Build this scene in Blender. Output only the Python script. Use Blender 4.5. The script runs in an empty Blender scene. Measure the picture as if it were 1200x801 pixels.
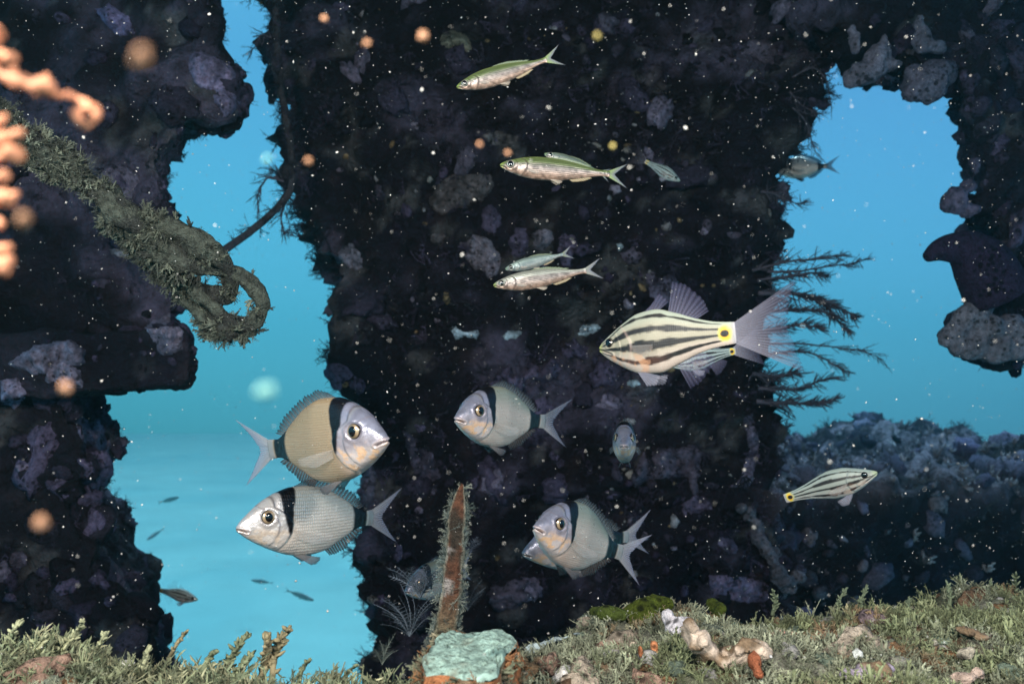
import bpy, bmesh, math, random
import numpy as np
from mathutils import Vector, Matrix
from mathutils.bvhtree import BVHTree

random.seed(7)
RNG = np.random.default_rng(11)
scn = bpy.context.scene
col = scn.collection

# ------------------------------------------------------------------ camera
CZ = 1.70                                   # camera height over the sandy bottom
PITCH = math.radians(4.0)
FPX = 1000.0                                # focal length in photo pixels (photo 1200 x 801)
cam_d = bpy.data.cameras.new("camera")
cam_d.sensor_width = 36.0
cam_d.lens = 36.0 * FPX / 1200.0
cam_d.clip_start = 0.02
cam_d.clip_end = 500.0
cam_d.dof.use_dof = True
cam_d.dof.focus_distance = 0.98
cam_d.dof.aperture_fstop = 8.0
cam = bpy.data.objects.new("camera", cam_d)
cam.location = (0, 0, CZ)
cam.rotation_euler = (math.radians(90) + PITCH, 0, 0)
col.objects.link(cam)
scn.camera = cam

# ------------------------------------------------------------------ light
scn.view_settings.view_transform = 'Standard'
scn.view_settings.look = 'None'
scn.view_settings.exposure = 0.0
scn.view_settings.gamma = 1.0
scn.cycles.use_denoising = True
scn.cycles.max_bounces = 6
scn.cycles.volume_bounces = 0
scn.cycles.transparent_max_bounces = 12
scn.cycles.sample_clamp_indirect = 3.0

SUN_ELEV, SUN_AZ = math.radians(68), math.radians(20)   # high, a little behind the pillar
W = bpy.data.worlds.new("World")
scn.world = W
W.use_nodes = True
nt = W.node_tree
nt.nodes.clear()
o_ = nt.nodes.new('ShaderNodeOutputWorld')
bg = nt.nodes.new('ShaderNodeBackground')
tc = nt.nodes.new('ShaderNodeTexCoord')
sp = nt.nodes.new('ShaderNodeSeparateXYZ')
mr = nt.nodes.new('ShaderNodeMapRange')
mr.inputs['From Min'].default_value = -1.0
mr.inputs['From Max'].default_value = 1.0
cr = nt.nodes.new('ShaderNodeValToRGB')     # open water seen from below: deep teal, blue at eye level, brighter to the surface
e = cr.color_ramp.elements
e[0].position = 0.0; e[0].color = (0.03, 0.16, 0.22, 1)
e[1].position = 1.0; e[1].color = (0.16, 0.50, 0.85, 1)
x = e.new(0.47); x.color = (0.105, 0.50, 0.67, 1)
x = e.new(0.54); x.color = (0.095, 0.45, 0.67, 1)
x = e.new(0.68); x.color = (0.075, 0.29, 0.56, 1)
sky = nt.nodes.new('ShaderNodeTexSky')
sky.sky_type = 'NISHITA'
sky.sun_disc = False
sky.sun_elevation = SUN_ELEV
sky.sun_rotation = SUN_AZ
filt = nt.nodes.new('ShaderNodeMix'); filt.data_type = 'RGBA'; filt.blend_type = 'MULTIPLY'
filt.inputs[0].default_value = 1.0
filt.inputs[7].default_value = (0.004, 0.012, 0.016, 1)   # daylight through metres of water
addn = nt.nodes.new('ShaderNodeMix'); addn.data_type = 'RGBA'; addn.blend_type = 'ADD'
addn.inputs[0].default_value = 1.0
lr = nt.nodes.new('ShaderNodeMapRange'); lr.inputs['From Min'].default_value = -0.6; lr.inputs['From Max'].default_value = 0.6
hue = nt.nodes.new('ShaderNodeMix'); hue.data_type = 'RGBA'
hue.inputs[6].default_value = (0.95, 1.10, 0.96, 1); hue.inputs[7].default_value = (0.92, 0.80, 0.88, 1)   # greener water over the sand at left, bluer at right
mul = nt.nodes.new('ShaderNodeMix'); mul.data_type = 'RGBA'; mul.blend_type = 'MULTIPLY'; mul.inputs[0].default_value = 1.0
nt.links.new(sp.outputs['X'], lr.inputs['Value']); nt.links.new(lr.outputs[0], hue.inputs[0])
nt.links.new(cr.outputs[0], mul.inputs[6]); nt.links.new(hue.outputs[2], mul.inputs[7])
nt.links.new(tc.outputs['Generated'], sp.inputs[0])
nt.links.new(sp.outputs['Z'], mr.inputs['Value'])
nt.links.new(mr.outputs[0], cr.inputs[0])
nt.links.new(sky.outputs[0], filt.inputs[6])
nt.links.new(mul.outputs[2], addn.inputs[6])
nt.links.new(filt.outputs[2], addn.inputs[7])
nt.links.new(addn.outputs[2], bg.inputs['Color'])
bg.inputs['Strength'].default_value = 1.22
nt.links.new(bg.outputs[0], o_.inputs[0])

sun_d = bpy.data.lights.new("sun", 'SUN')
sun_d.energy = 3.2
sun_d.angle = math.radians(14)              # scattered by the water surface
sun_d.color = (0.55, 0.86, 1.0)
sun = bpy.data.objects.new("sun", sun_d)
dirv = Vector((math.cos(SUN_ELEV) * math.sin(SUN_AZ), math.cos(SUN_ELEV) * math.cos(SUN_AZ), math.sin(SUN_ELEV)))
sun.rotation_euler = dirv.to_track_quat('Z', 'Y').to_euler()
sun.location = (0, 0, 30)
col.objects.link(sun)

# the photographer's two flash lamps, on arms beside the camera: they light every near fish in the photograph
for sx, pw in ((-1, 72.0), (1, 54.0)):
    ld = bpy.data.lights.new("dive_strobe", 'SPOT')
    ld.energy = pw
    ld.spot_size = math.radians(125)
    ld.spot_blend = 0.9
    ld.shadow_soft_size = 0.05
    ld.color = (1.0, 0.93, 0.84)
    lo = bpy.data.objects.new("dive_strobe", ld)
    lo.location = (sx * 0.42, -0.05, CZ + 0.36)
    aim = Vector((sx * 0.05, 1.0, CZ - 0.02)) - lo.location
    lo.rotation_euler = aim.to_track_quat('-Z', 'Y').to_euler()
    col.objects.link(lo)

# ------------------------------------------------------------------ helpers
FW = np.array([0, math.cos(PITCH), math.sin(PITCH)])
UP = np.array([0, -math.sin(PITCH), math.cos(PITCH)])
RT = np.array([1.0, 0, 0])
CAM = np.array([0, 0, CZ])

def ray(px, py):
    return RT * ((px - 600.0) / FPX) + UP * ((400.5 - py) / FPX) + FW

def P(px, py, d):
    return CAM + ray(px, py) * d

def on_level(px, py, z):
    r = ray(px, py)
    return CAM + r * ((z - CZ) / r[2])

def _hash(i, j, k, s):
    n = (i * 374761393 + j * 668265263 + k * 1274126177 + s * 974711) & 0x7fffffff
    n = ((n ^ (n >> 13)) * 1274126177) & 0x7fffffff
    n = ((n ^ (n >> 16)) * 668265263) & 0x7fffffff
    return ((n ^ (n >> 15)) & 0xffff) / 65535.0

def vnoise(p, s=0):
    p = np.asarray(p, float)
    f = np.floor(p).astype(np.int64)
    t = p - f
    t = t * t * (3 - 2 * t)
    r = 0
    for a in (0, 1):
        wa = t[:, 0] if a else 1 - t[:, 0]
        for b in (0, 1):
            wb = t[:, 1] if b else 1 - t[:, 1]
            for c in (0, 1):
                wc = t[:, 2] if c else 1 - t[:, 2]
                r = r + wa * wb * wc * _hash(f[:, 0] + a, f[:, 1] + b, f[:, 2] + c, s)
    return r * 2 - 1

def fbm(p, octv=4, s=0):
    r, a, n = 0, 0.5, 0
    p = np.asarray(p, float)
    for o in range(octv):
        r = r + a * vnoise(p * (2.03 ** o) + o * 17.3, s + o)
        a *= 0.5
    return r

def smooth(a, b, x):
    t = np.clip((x - a) / (b - a + 1e-12), 0, 1)
    return t * t * (3 - 2 * t)

def tag(o, label=None, cat=None, group=None, kind=None):
    if label: o['label'] = label
    if cat: o['category'] = cat
    if group: o['group'] = group
    if kind: o['kind'] = kind
    return o

def empty(name, loc, label=None, cat=None, group=None):
    o = bpy.data.objects.new(name, None)
    o.empty_display_size = 0.05
    o.location = loc
    col.objects.link(o)
    return tag(o, label, cat, group)

def mesh_of(name, V, F, tint=None, smoothed=True, uv=None):
    """V (n,3), F (m,3 or 4) numpy; tint (n,4) or one colour"""
    me = bpy.data.meshes.new(name)
    V = np.asarray(V, np.float32)
    if isinstance(F, list):
        me.from_pydata([tuple(v) for v in V], [], F)
    else:
        F = np.asarray(F, np.int32)
        k = F.shape[1]
        me.vertices.add(len(V)); me.vertices.foreach_set('co', V.ravel())
        me.loops.add(F.size); me.loops.foreach_set('vertex_index', F.ravel())
        me.polygons.add(len(F))
        me.polygons.foreach_set('loop_start', np.arange(0, F.size, k, dtype=np.int32))
        me.polygons.foreach_set('loop_total', np.full(len(F), k, np.int32))
        me.update(calc_edges=True)
    me.validate()
    if tint is not None:
        tint = np.asarray(tint, np.float32)
        if tint.ndim == 1:
            tint = np.tile(tint, (len(V), 1))
        if tint.shape[1] == 3:
            tint = np.hstack([tint, np.ones((len(V), 1), np.float32)])
        at = me.color_attributes.new('tint', 'FLOAT_COLOR', 'POINT')
        at.data.foreach_set('color', tint.astype(np.float32).ravel())
    if uv is not None:
        ul = me.uv_layers.new(name='UVMap')
        li = np.empty(len(me.loops), np.int32)
        me.loops.foreach_get('vertex_index', li)
        ul.data.foreach_set('uv', np.asarray(uv, np.float32)[li].ravel())
    if smoothed:
        me.polygons.foreach_set('use_smooth', np.ones(len(me.polygons), bool))
    return me

def obj(name, me, mat=None, parent=None, world=True):
    """link a mesh object; world=True: its vertices are in world space even when it has a parent"""
    o = bpy.data.objects.new(name, me)
    if mat and not me.materials:
        me.materials.append(mat)
    col.objects.link(o)
    if parent is not None:
        o.parent = parent
        if world:
            o.matrix_parent_inverse = Matrix.Translation(parent.location).inverted()
    return o

class Acc:
    """collects numpy pieces into one mesh"""
    def __init__(s): s.V, s.F, s.C, s.n = [], [], [], 0
    def add(s, V, F, c):
        V = np.asarray(V, float); F = np.asarray(F, int)
        if F.shape[1] == 4:
            F = np.vstack([F[:, [0, 1, 2]], F[:, [0, 2, 3]]])
        c = np.asarray(c, float)
        if c.ndim == 1: c = np.tile(c, (len(V), 1))
        if c.shape[1] == 3: c = np.hstack([c, np.ones((len(V), 1))])
        s.V.append(V); s.F.append(F + s.n); s.C.append(c); s.n += len(V)
    def build(s, name, mat, parent=None, smoothed=True):
        return obj(name, mesh_of(name, np.vstack(s.V), np.vstack(s.F), np.vstack(s.C), smoothed), mat, parent)

def frames(pts):
    pts = np.asarray(pts, float)
    t = np.gradient(pts, axis=0)
    t /= np.linalg.norm(t, axis=1)[:, None] + 1e-9
    ref = np.array([0.31, 0.2, 0.93])
    if abs(np.dot(t[0], ref)) > 0.9: ref = np.array([1.0, 0.1, 0])
    a = np.cross(t, ref); a /= np.linalg.norm(a, axis=1)[:, None] + 1e-9
    b = np.cross(t, a)
    return t, a, b

def tube(pts, rad, sides=6, cap=True):
    pts = np.asarray(pts, float)
    n = len(pts)
    rad = np.broadcast_to(np.asarray(rad, float), (n,))
    t, a, b = frames(pts)
    th = np.linspace(0, 2 * math.pi, sides, endpoint=False)
    V = (pts[:, None, :] + rad[:, None, None] * (np.cos(th)[None, :, None] * a[:, None, :] + np.sin(th)[None, :, None] * b[:, None, :])).reshape(-1, 3)
    i = np.arange(n - 1)[:, None] * sides
    j = np.arange(sides)[None, :]
    jn = (j + 1) % sides
    F = np.stack([i + j, i + jn, i + sides + jn, i + sides + j], -1).reshape(-1, 4)
    F = np.vstack([F[:, [0, 1, 2]], F[:, [0, 2, 3]]])
    if cap:
        V = np.vstack([V, pts[0], pts[-1]])
        c0, c1 = n * sides, n * sides + 1
        j = np.arange(sides); jn = (j + 1) % sides
        F = np.vstack([F, np.stack([np.full(sides, c0), jn, j], -1), np.stack([np.full(sides, c1), (n - 1) * sides + j, (n - 1) * sides + jn], -1)])
    return V, F

def spline(pts, n):
    """Catmull-Rom through the points"""
    p = np.asarray(pts, float)
    p = np.vstack([2 * p[0] - p[1], p, 2 * p[-1] - p[-2]])
    m = len(p) - 3
    u = np.linspace(0, m - 1e-6, n)
    i = u.astype(int); t = (u - i)[:, None]
    a, b, c, d = p[i], p[i + 1], p[i + 2], p[i + 3]
    return 0.5 * (2 * b + (c - a) * t + (2 * a - 5 * b + 4 * c - d) * t ** 2 + (3 * b - a - 3 * c + d) * t ** 3)

def icos(sub):
    bm = bmesh.new()
    bmesh.ops.create_icosphere(bm, subdivisions=sub, radius=1)
    V = np.array([v.co[:] for v in bm.verts]); F = np.array([[v.index for v in f.verts] for f in bm.faces])
    bm.free()
    return V, F
ICO1, ICO2, ICO3, ICO4 = icos(1), icos(2), icos(3), icos(4)

def lump(base=ICO2, amp=0.3, freq=1.6, seed=0, scale=(1, 1, 1)):
    V, F = base
    n = fbm(V * freq + seed * 7.7, 3, seed)
    return V * (1 + amp * n * 1.6)[:, None] * np.array(scale), F

# ------------------------------------------------------------------ materials
def new_mat(name):
    m = bpy.data.materials.new(name)
    m.use_nodes = True
    nt = m.node_tree
    return m, nt, nt.nodes['Principled BSDF']

def N(nt, typ, **kw):
    n = nt.nodes.new(typ)
    for k, v in kw.items(): setattr(n, k, v)
    return n

def crust_mat(name, scale=30.0, bump=0.5, rough=0.85, var=0.55, dist=0.01, spec=0.25):
    """tint attribute x mottled noise, with fine relief"""
    m, nt, b = new_mat(name)
    at = N(nt, 'ShaderNodeAttribute', attribute_name='tint')
    tc = N(nt, 'ShaderNodeTexCoord')
    nz = N(nt, 'ShaderNodeTexNoise'); nz.inputs['Scale'].default_value = scale; nz.inputs['Detail'].default_value = 6; nz.inputs['Roughness'].default_value = 0.65
    mr = N(nt, 'ShaderNodeMapRange'); mr.inputs['From Min'].default_value = 0.3; mr.inputs['From Max'].default_value = 0.7
    mr.inputs['To Min'].default_value = 1 - var; mr.inputs['To Max'].default_value = 1 + var
    mx = N(nt, 'ShaderNodeMix', data_type='RGBA', blend_type='MULTIPLY'); mx.inputs[0].default_value = 1
    nt.links.new(tc.outputs['Object'], nz.inputs['Vector'])
    nt.links.new(nz.outputs['Fac'], mr.inputs['Value'])
    nt.links.new(at.outputs['Color'], mx.inputs[6])
    nt.links.new(mr.outputs[0], mx.inputs[7])
    nt.links.new(mx.outputs[2], b.inputs['Base Color'])
    b.inputs['Roughness'].default_value = rough
    b.inputs['Specular IOR Level'].default_value = spec
    if bump:
        n2 = N(nt, 'ShaderNodeTexNoise'); n2.inputs['Scale'].default_value = scale * 2.7; n2.inputs['Detail'].default_value = 5
        bp = N(nt, 'ShaderNodeBump'); bp.inputs['Strength'].default_value = bump; bp.inputs['Distance'].default_value = dist
        nt.links.new(tc.outputs['Object'], n2.inputs['Vector'])
        nt.links.new(n2.outputs['Fac'], bp.inputs['Height'])
        nt.links.new(bp.outputs[0], b.inputs['Normal'])
    return m

M_CRUST = crust_mat('encrusted_steel', 28, 0.9, 0.9, 0.6, 0.02)
M_TUFT = crust_mat('hydroid_fuzz', 60, 0.0, 0.9, 0.35)
def sponge_mat():
    m = crust_mat('sponge', 90, 0.9, 0.85, 0.6, 0.008, 0.12)
    nt = m.node_tree; b = nt.nodes['Principled BSDF']
    src = b.inputs['Base Color'].links[0].from_socket
    tc = N(nt, 'ShaderNodeTexCoord')
    vo = N(nt, 'ShaderNodeTexVoronoi'); vo.inputs['Scale'].default_value = 75
    nz = N(nt, 'ShaderNodeTexNoise'); nz.inputs['Scale'].default_value = 22
    ad = N(nt, 'ShaderNodeMath', operation='ADD')
    mr = N(nt, 'ShaderNodeMapRange'); mr.inputs['From Min'].default_value = 0.62; mr.inputs['From Max'].default_value = 0.82; mr.inputs['To Min'].default_value = 0.22
    mx = N(nt, 'ShaderNodeMix', data_type='RGBA', blend_type='MULTIPLY'); mx.inputs[0].default_value = 1
    L = nt.links.new
    L(tc.outputs['Object'], vo.inputs['Vector']); L(tc.outputs['Object'], nz.inputs['Vector'])
    L(vo.outputs['Distance'], ad.inputs[0]); L(nz.outputs['Fac'], ad.inputs[1]); L(ad.outputs[0], mr.inputs['Value'])
    L(src, mx.inputs[6]); L(mr.outputs[0], mx.inputs[7]); L(mx.outputs[2], b.inputs['Base Color'])
    return m
M_SPONGE = sponge_mat()
M_TURF = crust_mat('algal_turf', 45, 0.0, 0.8, 0.4)
M_REEF = crust_mat('reef_rock', 110, 1.0, 0.9, 0.6, 0.004)
M_ROPE = crust_mat('overgrown_rope', 130, 1.0, 0.95, 0.7, 0.008)
M_ORANGE = crust_mat('orange_polyps', 60, 0.2, 0.6, 0.25, 0.002)
M_SNOW = crust_mat('marine_snow', 60, 0.0, 0.7, 0.1)
M_SHELL = crust_mat('shell', 130, 0.8, 0.7, 0.5, 0.003, 0.3)
M_RUST = crust_mat('rust', 200, 1.0, 0.9, 0.75, 0.004)
M_SAND = crust_mat('sand', 0.9, 0.0, 0.95, 0.10, 0.02)

def fish_mat(name, scale_u, scale_v, metal, rough, bump, lo=0.80):
    m, nt, b = new_mat(name)
    at = N(nt, 'ShaderNodeAttribute', attribute_name='tint')
    uv = N(nt, 'ShaderNodeUVMap')
    mp = N(nt, 'ShaderNodeMapping'); mp.inputs['Scale'].default_value = (scale_u, scale_v, 1)
    vo = N(nt, 'ShaderNodeTexVoronoi', voronoi_dimensions='2D'); vo.inputs['Scale'].default_value = 1; vo.inputs['Randomness'].default_value = 0.25
    mr = N(nt, 'ShaderNodeMapRange'); mr.inputs['From Max'].default_value = 0.7; mr.inputs['To Min'].default_value = 1.0 + (1 - lo) * .4; mr.inputs['To Max'].default_value = lo
    # the scale pattern is there where the tint's alpha is high (flank), not on the bare head
    mixv = N(nt, 'ShaderNodeMix', data_type='FLOAT'); mixv.inputs[2].default_value = 1.0
    mx = N(nt, 'ShaderNodeMix', data_type='RGBA', blend_type='MULTIPLY'); mx.inputs[0].default_value = 1
    nz = N(nt, 'ShaderNodeTexNoise'); nz.inputs['Scale'].default_value = 26; nz.inputs['Detail'].default_value = 4
    tc = N(nt, 'ShaderNodeTexCoord')
    ro = N(nt, 'ShaderNodeMapRange'); ro.inputs['To Min'].default_value = rough - 0.12; ro.inputs['To Max'].default_value = rough + 0.16
    bp = N(nt, 'ShaderNodeBump'); bp.inputs['Strength'].default_value = bump; bp.inputs['Distance'].default_value = 0.02; bp.invert = True
    ml = N(nt, 'ShaderNodeMath', operation='MULTIPLY')
    L = nt.links.new
    L(uv.outputs[0], mp.inputs[0]); L(mp.outputs[0], vo.inputs['Vector'])
    L(vo.outputs['Distance'], mr.inputs['Value'])
    L(at.outputs['Alpha'], mixv.inputs[0]); L(mr.outputs[0], mixv.inputs[3])
    L(at.outputs['Color'], mx.inputs[6]); L(mixv.outputs[0], mx.inputs[7])
    L(mx.outputs[2], b.inputs['Base Color'])
    L(tc.outputs['Object'], nz.inputs['Vector']); L(nz.outputs['Fac'], ro.inputs['Value']); L(ro.outputs[0], b.inputs['Roughness'])
    L(vo.outputs['Distance'], ml.inputs[0]); L(at.outputs['Alpha'], ml.inputs[1])
    ad = N(nt, 'ShaderNodeMath', operation='MULTIPLY_ADD'); ad.inputs[1].default_value = 0.6
    L(nz.outputs['Fac'], ad.inputs[0]); L(ml.outputs[0], ad.inputs[2])
    L(ad.outputs[0], bp.inputs['Height']); L(bp.outputs[0], b.inputs['Normal'])
    b.inputs['Metallic'].default_value = metal
    b.inputs['Specular IOR Level'].default_value = 0.6
    return m

M_BREAM = fish_mat('bream_skin', 84, 72, 0.30, 0.30, 0.14, 0.88)
M_SCALY = fish_mat('silver_scaled_skin', 74, 50, 0.45, 0.30, 0.22)
M_CARD = fish_mat('cardinalfish_skin', 70, 56, 0.04, 0.50, 0.06, 0.92)
M_SMELT = fish_mat('smelt_skin', 105, 64, 0.45, 0.34, 0.20, 0.62)

def fin_mat(name):
    m, nt, b = new_mat(name)
    at = N(nt, 'ShaderNodeAttribute', attribute_name='tint')
    uv = N(nt, 'ShaderNodeUVMap')
    sx = N(nt, 'ShaderNodeSeparateXYZ')
    sn = N(nt, 'ShaderNodeMath', operation='SINE')
    mu = N(nt, 'ShaderNodeMath', operation='MULTIPLY'); mu.inputs[1].default_value = 2 * math.pi
    mr = N(nt, 'ShaderNodeMapRange'); mr.inputs['From Min'].default_value = -1; mr.inputs['To Min'].default_value = 0.45; mr.inputs['To Max'].default_value = 1.0
    ml = N(nt, 'ShaderNodeMath', operation='MULTIPLY', use_clamp=True)
    L = nt.links.new
    L(uv.outputs[0], sx.inputs[0]); L(sx.outputs[0], mu.inputs[0]); L(mu.outputs[0], sn.inputs[0])
    L(sn.outputs[0], mr.inputs['Value']); L(mr.outputs[0], ml.inputs[0]); L(at.outputs['Alpha'], ml.inputs[1])
    L(at.outputs['Color'], b.inputs['Base Color']); L(ml.outputs[0], b.inputs['Alpha'])
    b.inputs['Roughness'].default_value = 0.5
    b.inputs['Transmission Weight'].default_value = 0.0
    return m
M_FIN = fin_mat('fin_membrane')

def eye_mats():
    m, nt, b = new_mat('fish_iris')
    at = N(nt, 'ShaderNodeAttribute', attribute_name='tint')
    nt.links.new(at.outputs['Color'], b.inputs['Base Color'])
    b.inputs['Metallic'].default_value = 0.55; b.inputs['Roughness'].default_value = 0.25
    b.inputs['Coat Weight'].default_value = 0.6; b.inputs['Coat Roughness'].default_value = 0.03
    p, nt, b = new_mat('fish_pupil')
    b.inputs['Base Color'].default_value = (0.004, 0.004, 0.006, 1); b.inputs['Roughness'].default_value = 0.04
    b.inputs['Specular IOR Level'].default_value = 0.8
    return m, p
M_IRIS, M_PUPIL = eye_mats()

# ------------------------------------------------------------------ the setting: bottom
def build_seabed():
    n = 120
    gx = np.linspace(-1, 1, n); gx = np.sign(gx) * np.abs(gx) ** 2.2 * 44
    gy = np.linspace(0, 1, n) ** 2.0 * 58 - 12
    X, Y = np.meshgrid(gx, gy)
    p = np.stack([X.ravel(), Y.ravel(), np.zeros(X.size)], -1)
    z = fbm(p * 0.25, 3, 3) * 0.03 + fbm(p * 1.3, 3, 5) * 0.006
    V = p.copy(); V[:, 2] = z
    i = np.arange(n - 1)[:, None] * n + np.arange(n - 1)[None, :]
    F = np.stack([i, i + 1, i + n + 1, i + n], -1).reshape(-1, 4)
    d = smooth(-0.1, 0.25, fbm(p * 0.8 + 9, 4, 8))[:, None]
    c = np.array([0.27, 0.51, 0.48]) * (1 - d) + np.array([0.22, 0.465, 0.45]) * d
    tag(obj('seabed', mesh_of('seabed', V, F, c), M_SAND), 'pale sandy sea bottom fading into blue water', kind='structure')
build_seabed()

# ------------------------------------------------------------------ solids from outlines, remeshed and eroded
def remeshed(V, F, voxel):
    me = bpy.data.meshes.new('tmp'); me.from_pydata([tuple(v) for v in V], [], F)
    o = bpy.data.objects.new('tmp', me); col.objects.link(o)
    md = o.modifiers.new('r', 'REMESH'); md.mode = 'VOXEL'; md.voxel_size = voxel
    dg = bpy.context.evaluated_depsgraph_get()
    ev = o.evaluated_get(dg); em = ev.to_mesh()
    nv = len(em.vertices)
    Vo = np.empty(nv * 3, np.float32); em.vertices.foreach_get('co', Vo)
    No = np.empty(nv * 3, np.float32); em.vertex_normals.foreach_get('vector', No)
    em.calc_loop_triangles()
    T = np.empty(len(em.loop_triangles) * 3, np.int32); em.loop_triangles.foreach_get('vertices', T)
    ev.to_mesh_clear()
    bpy.data.objects.remove(o); bpy.data.meshes.remove(me)
    return Vo.reshape(-1, 3).astype(float), No.reshape(-1, 3).astype(float), T.reshape(-1, 3)

def prism(poly, depth, thick, lean=(0, 0, 0)):
    """poly: photo outline seen at its own distance; given a real thickness straight back"""
    n = len(poly)
    fr = [P(a, b, depth) for a, b in poly]
    bk = [p + np.array([0, thick, 0]) + np.array(lean) for p in fr]
    return fr + bk, [list(range(n))[::-1], list(range(n, 2 * n))] + [[i, (i + 1) % n, n + (i + 1) % n, n + i] for i in range(n)]

DARK = np.array([0.0065, 0.0052, 0.0115])
def crust_colour(p, seed, pale=0.5):
    c = np.tile(DARK, (len(p), 1)) * (1 + 0.6 * fbm(p * 9, 3, seed))[:, None]
    k = smooth(0.02, 0.24, fbm(p * 4.0 + 3, 5, seed + 4))[:, None] * pale
    c = c * (1 - k) + np.array([0.105, 0.092, 0.15]) * k
    k = smooth(0.20, 0.30, fbm(p * 11 + 8, 3, seed + 9))[:, None] * pale
    c = c * (1 - k) + np.array([0.10, 0.10, 0.105]) * k
    k = smooth(0.24, 0.32, fbm(p * 14 + 21, 3, seed + 13))[:, None] * 0.35
    c = c * (1 - k) + np.array([0.026, 0.017, 0.020]) * k
    return np.clip(c, 0.004, 1)

def solid(name, poly, depth, thick, voxel=0.02, a=(0.07, 0.03, 0.012), ridges=0.0, seed=1, parent=None, mat=None, lean=(0, 0, 0), pale=0.5, colour=None):
    V, F = prism(poly, depth, thick, lean)
    V, Nn, T = remeshed(V, F, voxel)
    d = a[0] * fbm(V * 3.2, 4, seed) + a[1] * fbm(V * 10, 3, seed + 20) + a[2] * (np.abs(fbm(V * 26, 3, seed + 40)) * 2 - 0.5)
    d = d + a[1] * 2.0 * (np.abs(fbm(V * 7.5 + 3, 4, seed + 60)) * 2 - 0.42) + a[2] * 2.2 * fbm(V * 18, 3, seed + 70)
    if ridges:
        w = V[:, 2] * 5.5 + 0.5 * fbm(V * 2.0, 2, seed + 2)
        d = d + ridges * (np.abs((w % 1) - 0.5) * 2) ** 2 * (np.abs(Nn[:, 1]) > 0.5)
    V = V + Nn * d[:, None]
    c = crust_colour(V, seed, pale) if colour is None else colour(V)
    o = obj(name, mesh_of(name, V, T, c), mat or M_CRUST, parent)
    fn = np.cross(V[T[:, 1]] - V[T[:, 0]], V[T[:, 2]] - V[T[:, 0]])
    ar = np.linalg.norm(fn, axis=1); fn = fn / (ar[:, None] + 1e-12)
    return o, (V, T, fn, ar)

def bvh_of(*surfs):
    vs, fs, n = [], [], 0
    for V, T, _, _ in surfs:
        vs += [tuple(v) for v in V]; fs += (T + n).tolist(); n += len(V)
    return BVHTree.FromPolygons(vs, fs)

# ------------------------------------------------------------------ little growths
def tmpl_tuft(seed, nb=6, lean=0.6, curl=0.5, r=0.035, twigs=5):
    """a bushy hydroid or algal tuft of height about 1: curved branches with twigs"""
    rr = np.random.default_rng(seed); A = Acc()
    for b in range(nb):
        az = rr.uniform(0, 6.28); l = rr.uniform(0.55, 1.0); tl = rr.uniform(0.1, lean)
        u = np.linspace(0, 1, 5)
        dx = np.cos(az) * (tl * u + curl * rr.uniform(-.5, .5) * u ** 2) * l
        dy = np.sin(az) * (tl * u + curl * rr.uniform(-.5, .5) * u ** 2) * l
        pts = np.stack([dx, dy, l * u * (1 - 0.15 * u)], -1) + rr.normal(0, 0.02, (5, 3))
        V, F = tube(pts, r * (1.15 - 0.8 * u), 3, False); A.add(V, F, (1, 1, 1))
        for k in range(twigs):
            q = rr.uniform(0.25, 0.98); base = np.array([np.interp(q, u, pts[:, i]) for i in range(3)])
            d = rr.normal(0, 1, 3); d[2] = abs(d[2]) * 0.8 + 0.2; d /= np.linalg.norm(d)
            s = np.cross(d, rr.normal(0, 1, 3)); s /= np.linalg.norm(s) + 1e-9
            ln = rr.uniform(0.1, 0.26)
            A.add(np.array([base - s * r * 0.7, base + s * r * 0.7, base + d * ln * 0.6 + s * r * 0.9, base + d * ln]), np.array([[0, 1, 2], [0, 2, 3]]), (1, 1, 1))
    return np.vstack(A.V), np.vstack(A.F)

def tmpl_lobed(seed, nb=5):
    """a short fleshy branching alga with fat lobes"""
    rr = np.random.default_rng(seed); A = Acc()
    for b in range(nb):
        az = rr.uniform(0, 6.28); l = rr.uniform(0.5, 1.0); tl = rr.uniform(0.15, 0.7)
        u = np.linspace(0, 1, 4)
        pts = np.stack([np.cos(az) * tl * u * l, np.sin(az) * tl * u * l, l * u], -1) + rr.normal(0, 0.03, (4, 3))
        V, F = tube(pts, np.array([0.05, 0.07, 0.085, 0.03]) * rr.uniform(.7, 1.2), 4, True); A.add(V, F, (1, 1, 1))
        for k in range(3):
            q = rr.uniform(0.3, 0.9); base = np.array([np.interp(q, u, pts[:, i]) for i in range(3)])
            d = rr.normal(0, 1, 3); d[2] = abs(d[2]) + 0.4; d /= np.linalg.norm(d)
            V, F = tube(np.array([base, base + d * 0.14, base + d * 0.26]), np.array([0.045, 0.06, 0.02]), 3, True); A.add(V, F, (1, 1, 1))
    return np.vstack(A.V), np.vstack(A.F)

def tmpl_feather(seed, n=11):
    rr = np.random.default_rng(seed); A = Acc()
    u = np.linspace(0, 1, 7); bend = rr.uniform(-.35, .35)
    pts = np.stack([bend * u ** 2, 0.1 * np.sin(3 * u), u], -1)
    V, F = tube(pts, 0.018 * (1.2 - u), 3, False); A.add(V, F, (1, 1, 1))
    for k in range(n):
        q = 0.15 + 0.85 * k / n; base = np.array([np.interp(q, u, pts[:, i]) for i in range(3)])
        ln = 0.30 * math.sin(math.pi * min(1, q * 0.75 + 0.2))
        for sg in (-1, 1):
            tip = base + np.array([sg * ln, rr.uniform(-.05, .05), ln * 0.55])
            A.add(np.array([base - [0, 0, .012], base + [0, 0, .012], tip]), np.array([[0, 1, 2]]), (1, 1, 1))
    return np.vstack(A.V), np.vstack(A.F)

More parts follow.
